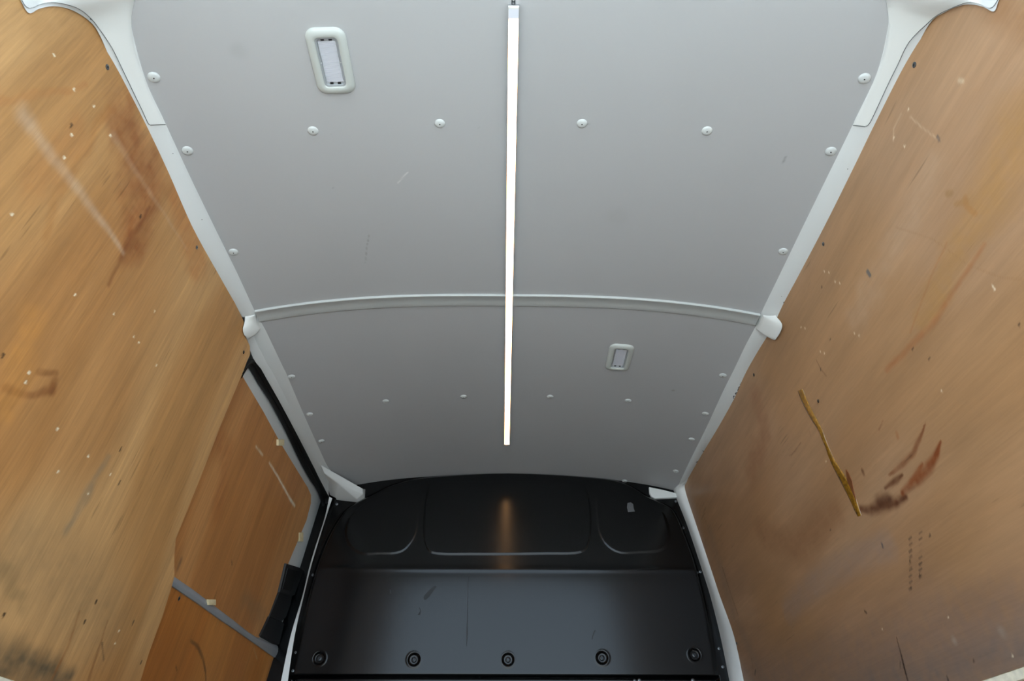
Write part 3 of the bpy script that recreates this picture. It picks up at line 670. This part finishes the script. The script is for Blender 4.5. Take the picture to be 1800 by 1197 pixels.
def door_ply(pts, off, strokes, seed, cols, label):
    P = wp(-1, pts, off); yy = [p[1] for p in P]; zz = [p[2] for p in P]
    n = nL
    o = slab('plywood_panel', P, n, 0.008, [M_woodL, M_edge], None, mi=True)
    # finely cut face so that the painted wear has somewhere to sit
    bm = bmesh.new(); bm.from_mesh(o.data)
    face = max(bm.faces, key=lambda f: f.calc_area() * (1 if f.normal.dot(n) > 0 else 0))
    for k in np.arange(min(yy), max(yy), 0.0045):
        bmesh.ops.bisect_plane(bm, geom=[f for f in bm.faces if f.normal.dot(n) > .9] + [e for e in bm.edges] + [v for v in bm.verts], plane_co=(0, k, 0), plane_no=(0, 1, 0))
    for k in np.arange(min(zz), max(zz), 0.0045):
        bmesh.ops.bisect_plane(bm, geom=[f for f in bm.faces if f.normal.dot(n) > .9] + [e for e in bm.edges] + [v for v in bm.verts], plane_co=(0, 0, k), plane_no=(0, 0, 1))
    bm.to_mesh(o.data); bm.free(); me = o.data
    co = np.empty(len(me.vertices) * 3); me.vertices.foreach_get('co', co); co = co.reshape(-1, 3)
    c = paint(co[:, 1], co[:, 2], wood_base(co[:, 1], co[:, 2], seed, *cols, True), strokes)
    at = me.color_attributes.new('wear_and_sheen', 'FLOAT_COLOR', 'POINT'); at.data.foreach_set('color', np.concatenate([c, np.ones((len(c), 1))], 1).ravel())
    o['label'] = label
    return unparent_fix(o, door)
sd = [S(-1, [(450, 785), (462, 800)], 0.006, (222, 208, 180), 0.75, 0.8, 0.004, 0.045),
      S(-1, [(473, 812), (482, 828), (492, 845), (505, 868), (518, 890)], [0.004, 0.005, 0.006, 0.007, 0.009], (232, 222, 200), 0.95, 0.8, 0.004, 0.045),
      S(-1, [(370, 760), (400, 800), (380, 900)], 0.06, (160, 96, 50), 0.4, 0.9, 0.04, 0.045),
      S(-1, [(486, 760), (470, 800)], [0.006, 0.003], (110, 66, 38), 0.5, 0.9, 0.01, 0.045),
      S(-1, [(430, 1050), (460, 1080)], 0.05, (140, 116, 84), 0.4, 0.9, 0.03, 0.045),
      S(-1, [(318, 985), (312, 1000)], 0.012, (96, 76, 58), 0.5, 0.9, 0.01, 0.045),
      S(-1, [(407, 985), (408, 992)], 0.003, (70, 48, 32), 0.8, 0.7, 0.0, 0.045)]
door_ply(DU, 0.045, sd, 19, ((180, 124, 72), (196, 142, 88), (160, 104, 58)), 'upper brown plywood door lining with a pale scuff')
sd2 = [S(-1, [(335, 1126), (348, 1137), (357, 1158), (361, 1180), (362, 1200)], [0.005, 0.008, 0.007, 0.006, 0.003], (84, 62, 42), 0.65, 0.7, 0.003, 0.045),
       S(-1, [(446, 1140), (452, 1160)], 0.004, (190, 160, 120), 0.6, 0.8, 0.006, 0.045),
       S(-1, [(385, 1088), (380, 1102)], 0.004, (196, 150, 96), 0.6, 0.8, 0.006, 0.045),
       S(-1, [(309, 1170), (311, 1178)], 0.003, (60, 40, 26), 0.7, 0.8, 0, 0.045)]
door_ply(DL, 0.045, sd2, 23, ((180, 116, 56), (190, 128, 66), (164, 102, 50)), 'lower orange-brown plywood door lining with a dark arc mark')
# grey cross rail of the door with a soft top edge
RU = [(260, 980), (307, 1014), (340, 1037), (369, 1059), (410, 1090), (450.6, 1120), (494, 1137), (500, 1140)]
RL = [(255, 995), (302, 1029), (330, 1048), (352, 1063), (385, 1087), (423, 1113), (484, 1156), (492, 1161)]
A = wp(-1, RU, 0.044); B = wp(-1, RL, 0.040)
rows = [[p + np.array([-0.012, 0, 0.0]) for p in A]] + [[a * (1 - t) + b * t + np.array([0.006 * math.sin(math.pi * min(1, t)), 0, 0]) for a, b in zip(A, B)] for t in (0, .25, .5, .75, 1)] + [[p + np.array([-0.012, 0, 0]) for p in B]]
unparent_fix(strip('cross_rail', rows, M_shade, None, dens=3, auto=50), door)
# latch cover: three black housings in a row
for pts, up in (([(504, 990.6), (531.5, 999), (533, 1006), (518, 1046), (513, 1048), (492, 1041)], 0.014), ([(494, 1036), (515, 1043), (511, 1062), (503, 1085), (496, 1092), (474, 1084)], 0.009), ([(474, 1084), (494, 1091), (500, 1096), (491, 1133), (487, 1134), (458, 1118)], 0.012)):
    P = wp(-1, pts, 0.05 - up)
    unparent_fix(slab('latch_housing', P, nL, up, M_black, None, 0.003, segs=3), door)
lid = dslab('latch_lid', [(506, 999), (525, 1005), (512, 1040), (497, 1035)], 0.0335, 0.003, M_rubber, 0.0015)
# small foam blocks
def block(cx, cy, s, off, m=M_foam, lab=None, ang=0.0):
    P = [P_wall(cx + dx * s[0], cy + dy * s[1], -1, off) for dx, dy in ((-1, -1), (1, -1), (1, 1), (-1, 1))]
    return unparent_fix(slab('foam_pad', P, nL, 0.008, m, None, 0.0015), door)
block(495, 778, (5, 5.5), 0.036); block(530, 944, (3.5, 8), 0.042); block(374, 1059, (6, 5), 0.030)

# door seal on the body
SO = [(427, 646), (436, 634), (446, 631), (453, 636), (461, 652), (488, 700), (515, 750), (540, 798), (560, 836), (573, 860.6), (579, 875), (571, 909), (554, 959), (543, 1000), (531, 1049), (511, 1117), (494, 1197), (486, 1240)]
SI = [(423, 666), (431, 652), (436, 646), (442, 653), (454, 675), (475, 708), (500, 755), (524, 805), (543, 840), (556, 860), (563.5, 879), (562, 900), (548, 948), (531, 998), (514, 1055), (494, 1134), (480, 1197), (471, 1240)]
A = wp(-1, SO, 0.020); B = wp(-1, SI, 0.046)
rd = lambda q: np.array(Vector(ray(*q)).normalized())
rows = [[p + rd(q) * 0.02 for p, q in zip(A, SO)]]
for t, h in ((0, 0), (.1, .006), (.25, .008), (.42, .0065), (.5, .003), (.58, .006), (.75, .007), (.9, .004), (1, 0)):
    rows.append([a * (1 - t) + b * t + np.array([0.8, -0.3, -0.4]) * h for a, b in zip(A, B)])
rows.append([p + rd(q) * 0.015 for p, q in zip(B, SI)])
seal = strip('door_seal', rows, M_rubber, trimL, dens=4, auto=70)

# ------------------------------------------------------------------ bulkhead: pressed steel partition
def poly_sd(X, Z, pts):
    """signed distance, positive inside"""
    P = np.array(pts); n = len(P); d = np.full(X.shape, 1e9); ins = np.zeros(X.shape, bool)
    for i in range(n):
        ax, ay = P[i]; bx, by = P[(i + 1) % n]; dx, dy = bx - ax, by - ay
        t = np.clip(((X - ax) * dx + (Z - ay) * dy) / (dx * dx + dy * dy + 1e-12), 0, 1)
        d = np.minimum(d, np.hypot(X - ax - t * dx, Z - ay - t * dy))
        if abs(ay - by) > 1e-12:
            c = ((ay > Z) != (by > Z)) & (X < (bx - ax) * (Z - ay) / (by - ay) + ax); ins ^= c
    return np.where(ins, d, -d)
def bx(pts): return [(P_y(x, y, YB)[0], P_y(x, y, YB)[2]) for x, y in pts]
BODY = catmull(bx([(536, 1060), (547, 1020), (560, 980), (577, 940), (597, 907), (615, 889), (660, 865), (693, 850), (749, 838), (893, 830), (1042, 838), (1100, 849), (1140, 872), (1178, 890), (1193, 909), (1206, 940), (1222, 983), (1234, 1025), (1247, 1080), (1256, 1135), (1263, 1179)]), 4) + bx([(1268, 1215), (500, 1215), (508, 1187)])
W1 = catmull(bx([(620, 911), (644, 889), (672, 875), (702, 863), (716, 861), (731, 870), (736, 889), (735, 915), (731, 944), (716, 967), (698, 976), (668, 977), (638, 977), (618, 964), (610, 944), (613, 924)]), 3, True)
W2 = catmull(bx([(751, 873), (760, 859), (775, 852.5), (830, 851.5), (893, 851), (960, 851), (1000, 851.5), (1022, 859), (1033, 880), (1037, 925), (1031, 965), (1011, 976), (960, 977), (893, 978), (830, 978), (769, 977), (751, 966), (746, 930)]), 3, True)
W3 = catmull(bx([(1047, 876), (1056, 863), (1072, 859), (1097, 868), (1122, 880), (1155, 898), (1167, 915), (1174, 944), (1169, 964), (1153, 973), (1120, 975), (1089, 975.6), (1067, 964), (1053, 942), (1048, 910)]), 3, True)
BOLTS = [(562, 1158), (728, 1160), (893, 1160), (1058, 1157), (1220, 1152)]
BXZ = bx(BOLTS)
Zbend = P_y(893, 1006, YB)[2]; Zbot = P_y(893, 1188, YB)[2]
TILT = math.tan(math.radians(3.6))
def bulk_h(X, Z):
    sd_ = poly_sd(X, Z, BODY)
    h = 0.026 * ss(sd_, -0.002, 0.022)
    for Wn in (W1, W2, W3):
        s = poly_sd(X, Z, Wn); h = h + 0.0018 * ss(s, -0.0045, 0.0045) 
    low = np.clip(Zbend - Z, 0, None); soft = 0.02
    h = h - TILT * (np.sqrt(low * low + soft * soft) - soft) * ss(sd_, -0.002, 0.022)
    h = h + 0.0012 * np.exp(-((Z - Zbend - 0.004) / 0.010) ** 2) * ss(sd_, 0.01, 0.05)
    for x, z in BXZ:
        r = np.hypot(X - x, Z - z); h = h - 0.006 * (1 - ss(r, 0.0155, 0.0215)); h = h + 0.0008 * np.exp(-((r - 0.024) / 0.003) ** 2)
    step = ss(Zbot - Z, -0.003, 0.004) * (sd_ > 0.0)
    h = h - 0.045 * step * (1 - ss(Zbot - Z, 0.012, 0.016) * 0.35)
    return h
FLG_L = bx([(640, 820), (590, 868), (589, 877), (577, 903), (559, 960), (546, 1001), (534, 1050), (518, 1117), (506, 1196), (500, 1240)])
FLG_R = bx([(1180, 820), (1192, 866), (1193, 876), (1213, 927), (1253, 1050), (1270, 1118), (1286, 1197), (1294, 1240)])
lz = np.array([p[1] for p in FLG_L][::-1]); lx = np.array([p[0] for p in FLG_L][::-1]); rz = np.array([p[1] for p in FLG_R][::-1]); rx = np.array([p[0] for p in FLG_R][::-1])
def clampB(X, Z):
    zt = ZCR - (ZCR - ZE) * np.minimum(1.3, np.abs(X) / HALF) ** 2.8 + 0.02
    return np.clip(X, np.interp(Z, lz, lx) , np.interp(Z, rz, rx)), np.minimum(Z, zt)
def placeB(X, Z): return np.stack([X, YB - bulk_h(X, Z), Z], -1)
wallF = skin_grid('wall_front', np.arange(-0.80, 0.83, 0.0026), np.arange(0.95, ZCR + 0.025, 0.0026), clampB, placeB, None, M_bulk)
wallF['kind'] = 'structure'
bb = bmesh.new(); box_bm(bb, (-1.2, YB + 0.01, 0.0), (1.2, YB + 0.05, 0.99)); from_bm('lower_bulkhead', bb, M_bulk, wallF)
bb = bmesh.new(); box_bm(bb, (-0.95, YB + 0.08, 0.9), (0.95, YB + 0.12, 2.0)); from_bm('backing_sheet', bb, M_bulk, wallF)
for k, (x, z) in enumerate(BXZ):
    y = YB - float(bulk_h(np.array([x]), np.array([z]))[0])
    bm = bmesh.new()
    prof = [(0.0001, 0.0045), (0.0018, 0.0045), (0.0022, 0.0070), (0.0036, 0.0070), (0.0042, 0.0058), (0.0060, 0.0052), (0.0082, 0.0046), (0.0094, 0.0030), (0.0098, 0.0)]
    seg = 24; R = []
    for r, d in prof: R.append([bm.verts.new((x + r * math.cos(2 * math.pi * i / seg), y - d, z + r * math.sin(2 * math.pi * i / seg))) for i in range(seg)])
    for a in range(len(R) - 1):
        for i in range(seg): bm.faces.new((R[a][i], R[a][(i + 1) % seg], R[a + 1][(i + 1) % seg], R[a + 1][i]))
    from_bm('bolt', bm, M_dkbolt, wallF, auto=40)
def disc_screw(name, p, n, r, m, parent, dome=0.35, hole=0.25, mh=M_hole):
    """domed head with a small dark recess, n towards the viewer"""
    n = Vector(n).normalized(); q = n.to_track_quat('Z', 'Y'); bm = bmesh.new(); seg = 16
    prof = [(0.0, dome * 0.55), (hole * 0.8, dome * 0.55), (hole, dome * 0.95), (0.5, dome * 0.92), (0.75, dome * 0.72), (0.92, dome * 0.4), (1.0, 0.05), (1.0, -0.15)]
    R = []
    for rr, d in prof[1:]: R.append([bm.verts.new(Vector(p) + q @ Vector((rr * r * math.cos(2 * math.pi * i / seg), rr * r * math.sin(2 * math.pi * i / seg), d * r))) for i in range(seg)])
    f = bm.faces.new(R[0]); f.material_index = 1
    for a in range(len(R) - 1):
        for i in range(seg):
            g_ = bm.faces.new((R[a][i], R[a][(i + 1) % seg], R[a + 1][(i + 1) % seg], R[a + 1][i]))
            if a == 0: g_.material_index = 1
    return from_bm(name, bm, [m, mh], parent, auto=50)
for (x, y) in [(592, 886), (550, 1010.6), (520, 1147), (515, 1179), (1188, 881), (1201, 928), (1231, 1005), (1264, 1140), (1270.5, 1172)]:
    p = P_y(x, y, YB); X, Z = np.array([p[0]]), np.array([p[2]]); p = P_y(x, y, YB - float(bulk_h(X, Z)[0]))
    disc_screw('flange_screw', p, (0, -1, 0), 0.0055, M_bolt, wallF)
for (x, y) in [(1218, 1196), (1124, 1196), (1116, 1197)]:
    disc_screw('flange_screw', P_y(x, y, YB + 0.0), (0, -1, 0), 0.0065, M_bolt, wallF)
# pale cover in the right corner and grey label remnant on the pressing
yk = YB - 0.012
cv = slab('corner_plate', [P_y(x, y, yk) for x, y in [(1141, 856), (1165, 861), (1189, 867), (1191, 874), (1170, 875), (1151, 876), (1145, 872), (1142, 866)]], (0, -1, 0), 0.012, M_white, wallF, 0.001)
yk = YB - float(bulk_h(*[np.array([v]) for v in (P_y(1109, 890, YB)[0], P_y(1109, 890, YB)[2])])[0]) - 0.0006
slab('label_remnant', [P_y(x, y, yk) for x, y in [(1103, 884), (1109, 883), (1113, 886), (1114, 894), (1116, 899), (1104, 900), (1102, 892)]], (0, -1, 0), 0.0005, M_sticker, wallF)

# ------------------------------------------------------------------ roof lining screws
def cn(x):  # downward normal of the lining
    e = 1e-3; dz = (zc(x + e) - zc(x - e)) / (2 * e); return Vector((dz, 0, -1)).normalized()
for (x, y) in [(270, 137), (329, 266), (410, 444), (512, 663), (544, 729), (565, 776), (1520, 139), (1461, 267), (1377, 443), (1271, 661), (1240, 728), (1216, 773), (1188, 829),
               (550, 231), (773, 218), (1023, 218), (1243, 231), (678, 706), (815, 698), (967, 698), (1104, 705), (682, 848), (1098, 846)]:
    p = P_ceil(x, y, 0.002)
    disc_screw('screw_cap', p + np.array([0, 0, 0.002]), cn(p[0]), 0.0112, M_cap, ceiling, dome=0.36, hole=0.13)
# wood screws
for (x, y, s, off, par, r) in [(189, 118, -1, 0, wallL, .0050), (346, 435, -1, 0, wallL, .0045), (428.5, 619, -1, 0, wallL, .0050), (315, 1052, -1, .045, door, .0055),
                               (1607, 114, 1, 0, wallR, .0052), (1447, 429, 1, 0, wallR, .0048), (1325, 659, 1, 0, wallR, .0050), (1438, 705, 1, 0, wallR, .0045), (1295, 1131, 1, 0, wallR, .0055)]:
    p = P_wall(x, y, s, off - 0.0003); o = disc_screw('wood_screw', p, wall_in(s), r, M_bolt, None, dome=0.2, hole=0.4)
    unparent_fix(o, par)

# ------------------------------------------------------------------ courtesy lamps in the lining
def rrect(w_, l_, r, n=6):
    out = []
    for cx_, cy_, a0 in ((w_ - r, l_ - r, 0), (-(w_ - r), l_ - r, 90), (-(w_ - r), -(l_ - r), 180), (w_ - r, -(l_ - r), 270)):
        for k in range(n + 1):
            a = math.radians(a0 + 90 * k / n); out.append((cx_ + r * math.cos(a), cy_ + r * math.sin(a)))
    return out
def loops_bm(bm, loops, cap0=False, cap1=False):
    R = [[bm.verts.new(p) for p in L] for L in loops]; n = len(R[0])
    for a in range(len(R) - 1):
        for i in range(n): bm.faces.new((R[a][i], R[a][(i + 1) % n], R[a + 1][(i + 1) % n], R[a + 1][i]))
    if cap0: bm.faces.new(R[0])
    if cap1: bm.faces.new(R[-1])
def make_lamp(center_px, HW, HL, label, rot=0.0):
    p = P_ceil(*center_px); n = cn(p[0])
    root = empty('courtesy_lamp', p); q = n.to_track_quat('Z', 'Y'); X = Vector((1, 0, 0)); Zl = n; Y_ = Zl.cross(X).normalized(); X = Y_.cross(Zl)
    root.rotation_euler = Matrix((X, Y_, Zl)).transposed().to_euler()
    root.rotation_euler.rotate_axis('Z', rot)
    tag(root, label, 'lamp', 'courtesy lamps in the roof lining')
    hw, hl = HW, HL; ow, ol = hw - 0.0165, hl - 0.0175       # aperture
    prof = [(0.0, -0.004, .020), (0.0, 0.0015, .020), (0.0012, 0.004, .019), (0.004, 0.0062, .017), (0.009, 0.0078, .014), (0.0150, 0.0078, .009), (0.0165, 0.0066, .008), (0.0168, -0.002, .008)]
    bm = bmesh.new(); loops_bm(bm, [[(x, y, z) for x, y in rrect(hw - d, hl - d * 1.06, r)] for d, z, r in prof]); from_bm('frame', bm, M_lamp, root, auto=60)
    # grey bezel ring
    bm = bmesh.new(); loops_bm(bm, [[(x, y, z) for x, y in rrect(ow - d, ol - d, .006)] for d, z in ((0, 0.001), (0.0003, 0.0050), (0.0030, 0.0050), (0.0036, 0.0030), (0.0040, -0.002))]); bz = from_bm('bezel', bm, M_shade, root, auto=50)
    bm = bmesh.new(); loops_bm(bm, [[(x, y, z) for x, y in rrect(ow - 0.003, ol - 0.003, .005)] for z in (-0.003, -0.0025)], True, True); from_bm('reflector', bm, M_refl, root)
    # ribbed clear lens
    bm = bmesh.new(); w2, l2 = ow - 0.0048, ol - 0.009; nr = 40
    ys_ = np.linspace(-l2, l2, nr * 2 + 1)
    for sgn, z0 in ((1, 0.0022), ):
        a = [bm.verts.new((-w2, y, 0.0022 + (0.0005 if i % 2 else 0))) for i, y in enumerate(ys_)]; b = [bm.verts.new((w2, y, 0.0022 + (0.0005 if i % 2 else 0))) for i, y in enumerate(ys_)]
        c = [bm.verts.new((-w2, y, 0.0006)) for y in ys_]; d = [bm.verts.new((w2, y, 0.0006)) for y in ys_]
        for i in range(len(ys_) - 1):
            bm.faces.new((a[i], b[i], b[i + 1], a[i + 1])); bm.faces.new((c[i], c[i + 1], d[i + 1], d[i])); bm.faces.new((a[i], a[i + 1], c[i + 1], c[i])); bm.faces.new((b[i], d[i], d[i + 1], b[i + 1]))
        bm.faces.new((a[0], c[0], d[0], b[0])); bm.faces.new((a[-1], b[-1], d[-1], c[-1]))
    from_bm('lens', bm, M_lens, root)
    # led board, four dark clips and two side studs
    for yy in (-l2 * 0.55, -l2 * 0.1, l2 * 0.45):
        bm = bmesh.new(); box_bm(bm, (-w2 * 0.62, yy - 0.006, -0.0024), (w2 * 0.62, yy + 0.006, -0.0006)); from_bm('led_chip', bm, M_chip, root)
    for sx in (-0.45, 0.45):
        for sy in (-1, 1):
            bm = bmesh.new(); box_bm(bm, (sx * w2 * 1.0 - 0.003, sy * (ol - 0.0058) - 0.0016, -0.0022), (sx * w2 + 0.003, sy * (ol - 0.0058) + 0.0016, 0.0030)); from_bm('clip', bm, M_hole if sy * sx != -1 else M_dkbolt, root)
    for sx in (-1, 1):
        disc_screw('stud', (sx * (ow - 0.0025), 0, 0.0045), (0, 0, 1), 0.0018, M_cap, root, hole=0.1, mh=M_cap)
    return root
make_lamp((582, 108), 0.0375, 0.0685, 'white framed rectangular roof lamp at the rear left', 0.0)
make_lamp((1089, 628), 0.0375, 0.0690, 'white framed rectangular roof lamp at the front right of the lining', 0.0)

# ------------------------------------------------------------------ LED strip light along the roof
a3, b3 = P_ceil(903, 13, 0.012), P_ceil(891, 782, 0.012); sx = (a3[0] + b3[0]) / 2
zt = zc(sx) ; y0, y1 = a3[1], b3[1]
led = empty('led_strip_light', ((a3[0] + b3[0]) / 2, (y0 + y1) / 2, zt)); tag(led, 'long thin glowing white strip light running down the middle of the roof', 'strip light')
ang = math.atan2(b3[0] - a3[0], b3[1] - a3[1]); led.rotation_euler = (0, 0, -ang)
Lh = (y1 - y0) / 2; hw = 0.0098
bm = bmesh.new(); box_bm(bm, (-hw, -Lh, -0.0055), (hw, Lh, 0.001)); from_bm('channel', bm, M_alu, led)
def bar(name, ya, yb, m):
    prof = [(-hw, -0.0055), (-hw, -0.0095), (-hw * 0.93, -0.012), (-hw * 0.4, -0.0128), (hw * 0.4, -0.0128), (hw * 0.93, -0.012), (hw, -0.0095), (hw, -0.0055)]
    bm = bmesh.new(); A_ = [bm.verts.new((x, ya, z)) for x, z in prof]; B_ = [bm.verts.new((x, yb, z)) for x, z in prof]; n = len(prof)
    for i in range(n): bm.faces.new((A_[i], A_[(i + 1) % n], B_[(i + 1) % n], B_[i]))
    bm.faces.new(A_); bm.faces.new(B_[::-1])
    for f in bm.faces:
        if abs(f.calc_center_median().x) > hw * 0.94: f.material_index = 1
    return from_bm(name, bm, [m, M_white2], led, auto=40)
# emission fades out over the unlit end
Ml = M_led; t = Ml.node_tree; bnode = t.nodes['Principled BSDF']; tcn = t.nodes.new('ShaderNodeTexCoord'); sx_ = t.nodes.new('ShaderNodeSeparateXYZ'); mr = t.nodes.new('ShaderNodeMapRange')
t.links.new(tcn.outputs['Object'], sx_.inputs[0]); t.links.new(sx_.outputs['Y'], mr.inputs[0])
mr.inputs['From Min'].default_value = -Lh + 0.018; mr.inputs['From Max'].default_value = -Lh + 0.040; mr.inputs['To Min'].default_value = 0.0; mr.inputs['To Max'].default_value = 14.0
mr.interpolation_type = 'SMOOTHSTEP'
t.links.new(mr.outputs[0], bnode.inputs['Emission Strength'])
bnode.inputs['Base Color'].default_value = (*s2l((215, 220, 232)), 1)
bar('diffuser', -Lh + 0.003, Lh - 0.003, M_led)
bar('end_cap', -Lh, -Lh + 0.003, M_white2); bar('end_cap', Lh - 0.003, Lh, M_white2)
bm = bmesh.new()
for s_ in (-1, 1): box_bm(bm, (s_ * hw - 0.0012 if s_ > 0 else -hw - 0.0012, -Lh + 0.235, -0.009), (s_ * hw + 0.0012 if s_ > 0 else -hw + 0.0012, -Lh + 0.247, 0.001))
from_bm('mounting_clip', bm, M_alu, led)
bm = bmesh.new()
for q in (-0.004, 0.001): box_bm(bm, (q, -Lh - 0.007, -0.002), (q + 0.0018, -Lh, 0.0))
box_bm(bm, (-0.004, -Lh - 0.0055, -0.0025), (0.0028, -Lh - 0.004, -0.001)); from_bm('lead', bm, M_dkbolt, led)

# ------------------------------------------------------------------ amber strip of dried adhesive on the right panel
AL = [(1402, 688), (1408, 703), (1415, 718), (1426, 738), (1438, 757), (1444, 771), (1450, 785), (1457, 805), (1465, 823), (1477, 846), (1488, 868), (1496, 884), (1501, 896), (1508, 909)]
AR = [(1411, 684), (1416, 697), (1423, 713), (1434, 734), (1445, 755), (1452, 774), (1460, 793), (1468, 810), (1478, 826), (1487, 839), (1496, 852), (1501, 866), (1506, 881), (1514, 906)]
A = [P_wall(x, y, 1, -0.0006) for x, y in AL]; B = [P_wall(x, y, 1, -0.0006) for x, y in AR]
rs = np.random.RandomState(3); rows = [[a + np.array([0.002, 0, 0]) for a in A]]
for t in (0, .2, .4, .6, .8, 1):
    rows.append([a * (1 - t) + b * t + np.array([-1, 0, 0]) * (0.0022 * math.sin(math.pi * t) ** .5 * (0.5 + rs.rand())) for a, b in zip(A, B)])
rows.append([b + np.array([0.002, 0, 0]) for b in B])
amb = strip('adhesive_strip', rows, M_amber, None, dens=5, auto=80)
tag(amb, 'amber streak of dried adhesive slanting down the right plywood wall', 'adhesive')
sp_ = slab('torn_edge', [P_wall(x, y, 1, -0.0016) for x, y in [(1486.5, 825), (1491, 831), (1497, 846), (1500, 862), (1506, 885), (1503, 882), (1495, 860), (1489, 845)]], wall_in(1), 0.0016, mat('brown torn veneer', (112, 66, 34), 0.5), amb)

# ------------------------------------------------------------------ chips, flecks and marks
def flakes(name, objs, spots, m, parent, lift=0.0004):
    tr = tree(*objs); bm = bmesh.new(); rs = np.random.RandomState(len(spots))
    for x, y, a, b, ang in spots:
        n = 6; ring = []
        for i in range(n):
            t = 2 * math.pi * i / n; q = 0.75 + 0.5 * rs.rand(); u_, v_ = a * q * math.cos(t), b * q * math.sin(t)
            px, py = x + u_ * math.cos(ang) - v_ * math.sin(ang), y + u_ * math.sin(ang) + v_ * math.cos(ang)
            fb = P_on(tr, x, y, C_ + ray(x, y) * 1.5, 0) if False else None
            h_ = tr.ray_cast(Vector(C_), Vector(ray(px, py)).normalized())
            if h_[0] is None: ring = None; break
            ring.append(bm.verts.new(Vector(h_[0]) - Vector(ray(px, py)).normalized() * lift))
        if ring: bm.faces.new(ring)
    o_ = from_bm(name, bm, m, parent); o_['kind'] = 'stuff'; return o_
M_chipped = mat('bare metal chip', (60, 64, 68), 0.6)
rsx = np.random.RandomState(8)
sp2 = []
for k in range(26):
    t = rsx.rand(); sp2.append((1313 - 22 * t - rsx.rand() * 4, 662 + 40 * t, 0.8 + rsx.rand(), 0.6 + rsx.rand(), 2.1))
sp2 += [(1236, 793, 2.0, 0.8, 0.3), (1225, 812, 2.0, 0.8, -0.6), (1378, 532, 1.0, 1.6, 0.3), (1384, 527, 0.7, 1.0, 0), (1374, 521, 0.6, 0.6, 0), (1530, 181, 2.4, 0.5, 0), (1541, 182, 1.6, 0.5, 0), (1474, 268, 1.0, 2.2, 0.6), (1534, 145, .8, 1.4, .4), (1500, 216, 1, 1.6, .4), (1490, 297, .9, .9, 0), (1549, 171, .8, .6, 0)]
flakes('paint_chips', [trimR, fr2], sp2, M_chipped, trimR)
flakes('paint_chips', [trimL, fr], [(266, 242, 0.7, 1.6, -0.5), (304, 270, 0.8, 0.9, 0), (355, 386, .8, .8, 0), (431, 576, 1.3, 1.0, 0), (434, 577, 1.0, .7, 0), (429, 589.5, 1.1, 1.4, 0), (270, 258, .6, .8, 0), (160, 34, 2.6, 1.0, 0.8)], M_chipped, trimL)
def mark(pts, wd, nm, m):
    rows = [[], []]
    for k, (x, y) in enumerate(pts):
        p = P_y(x, y, YB); h_ = float(bulk_h(np.array([p[0]]), np.array([p[2]]))[0])
        rows[0].append(P_y(x - wd[k], y, YB - h_ - 0.0006)); rows[1].append(P_y(x + wd[k], y, YB - h_ - 0.0006))
    return strip(nm, rows, m, wallF, dens=3)
M_scuff = mat('dull scuff', (34, 38, 42), 0.42, spec=0.28)
mark([(823, 1014), (822.5, 1050), (821.5, 1090), (821, 1112), (820, 1136)], [0.5, 0.5, 0.7, 1.6, 0.4], 'scratch', M_scuff)
mark([(765, 1030), (758, 1038), (750, 1048), (747, 1054)], [2, 4, 5, 1.5], 'scuff', M_scuff)
mark([(737, 1068), (739, 1074), (736, 1081)], [0.6, 1.0, 2], 'scuff', M_scuff)
mark([(686, 1036), (687, 1044)], [1.5, 1.0], 'scuff', M_scuff)
mark([(1046, 1108), (1042, 1118), (1041, 1124)], [1.4, 0.8, 0.5], 'scuff', M_scuff)
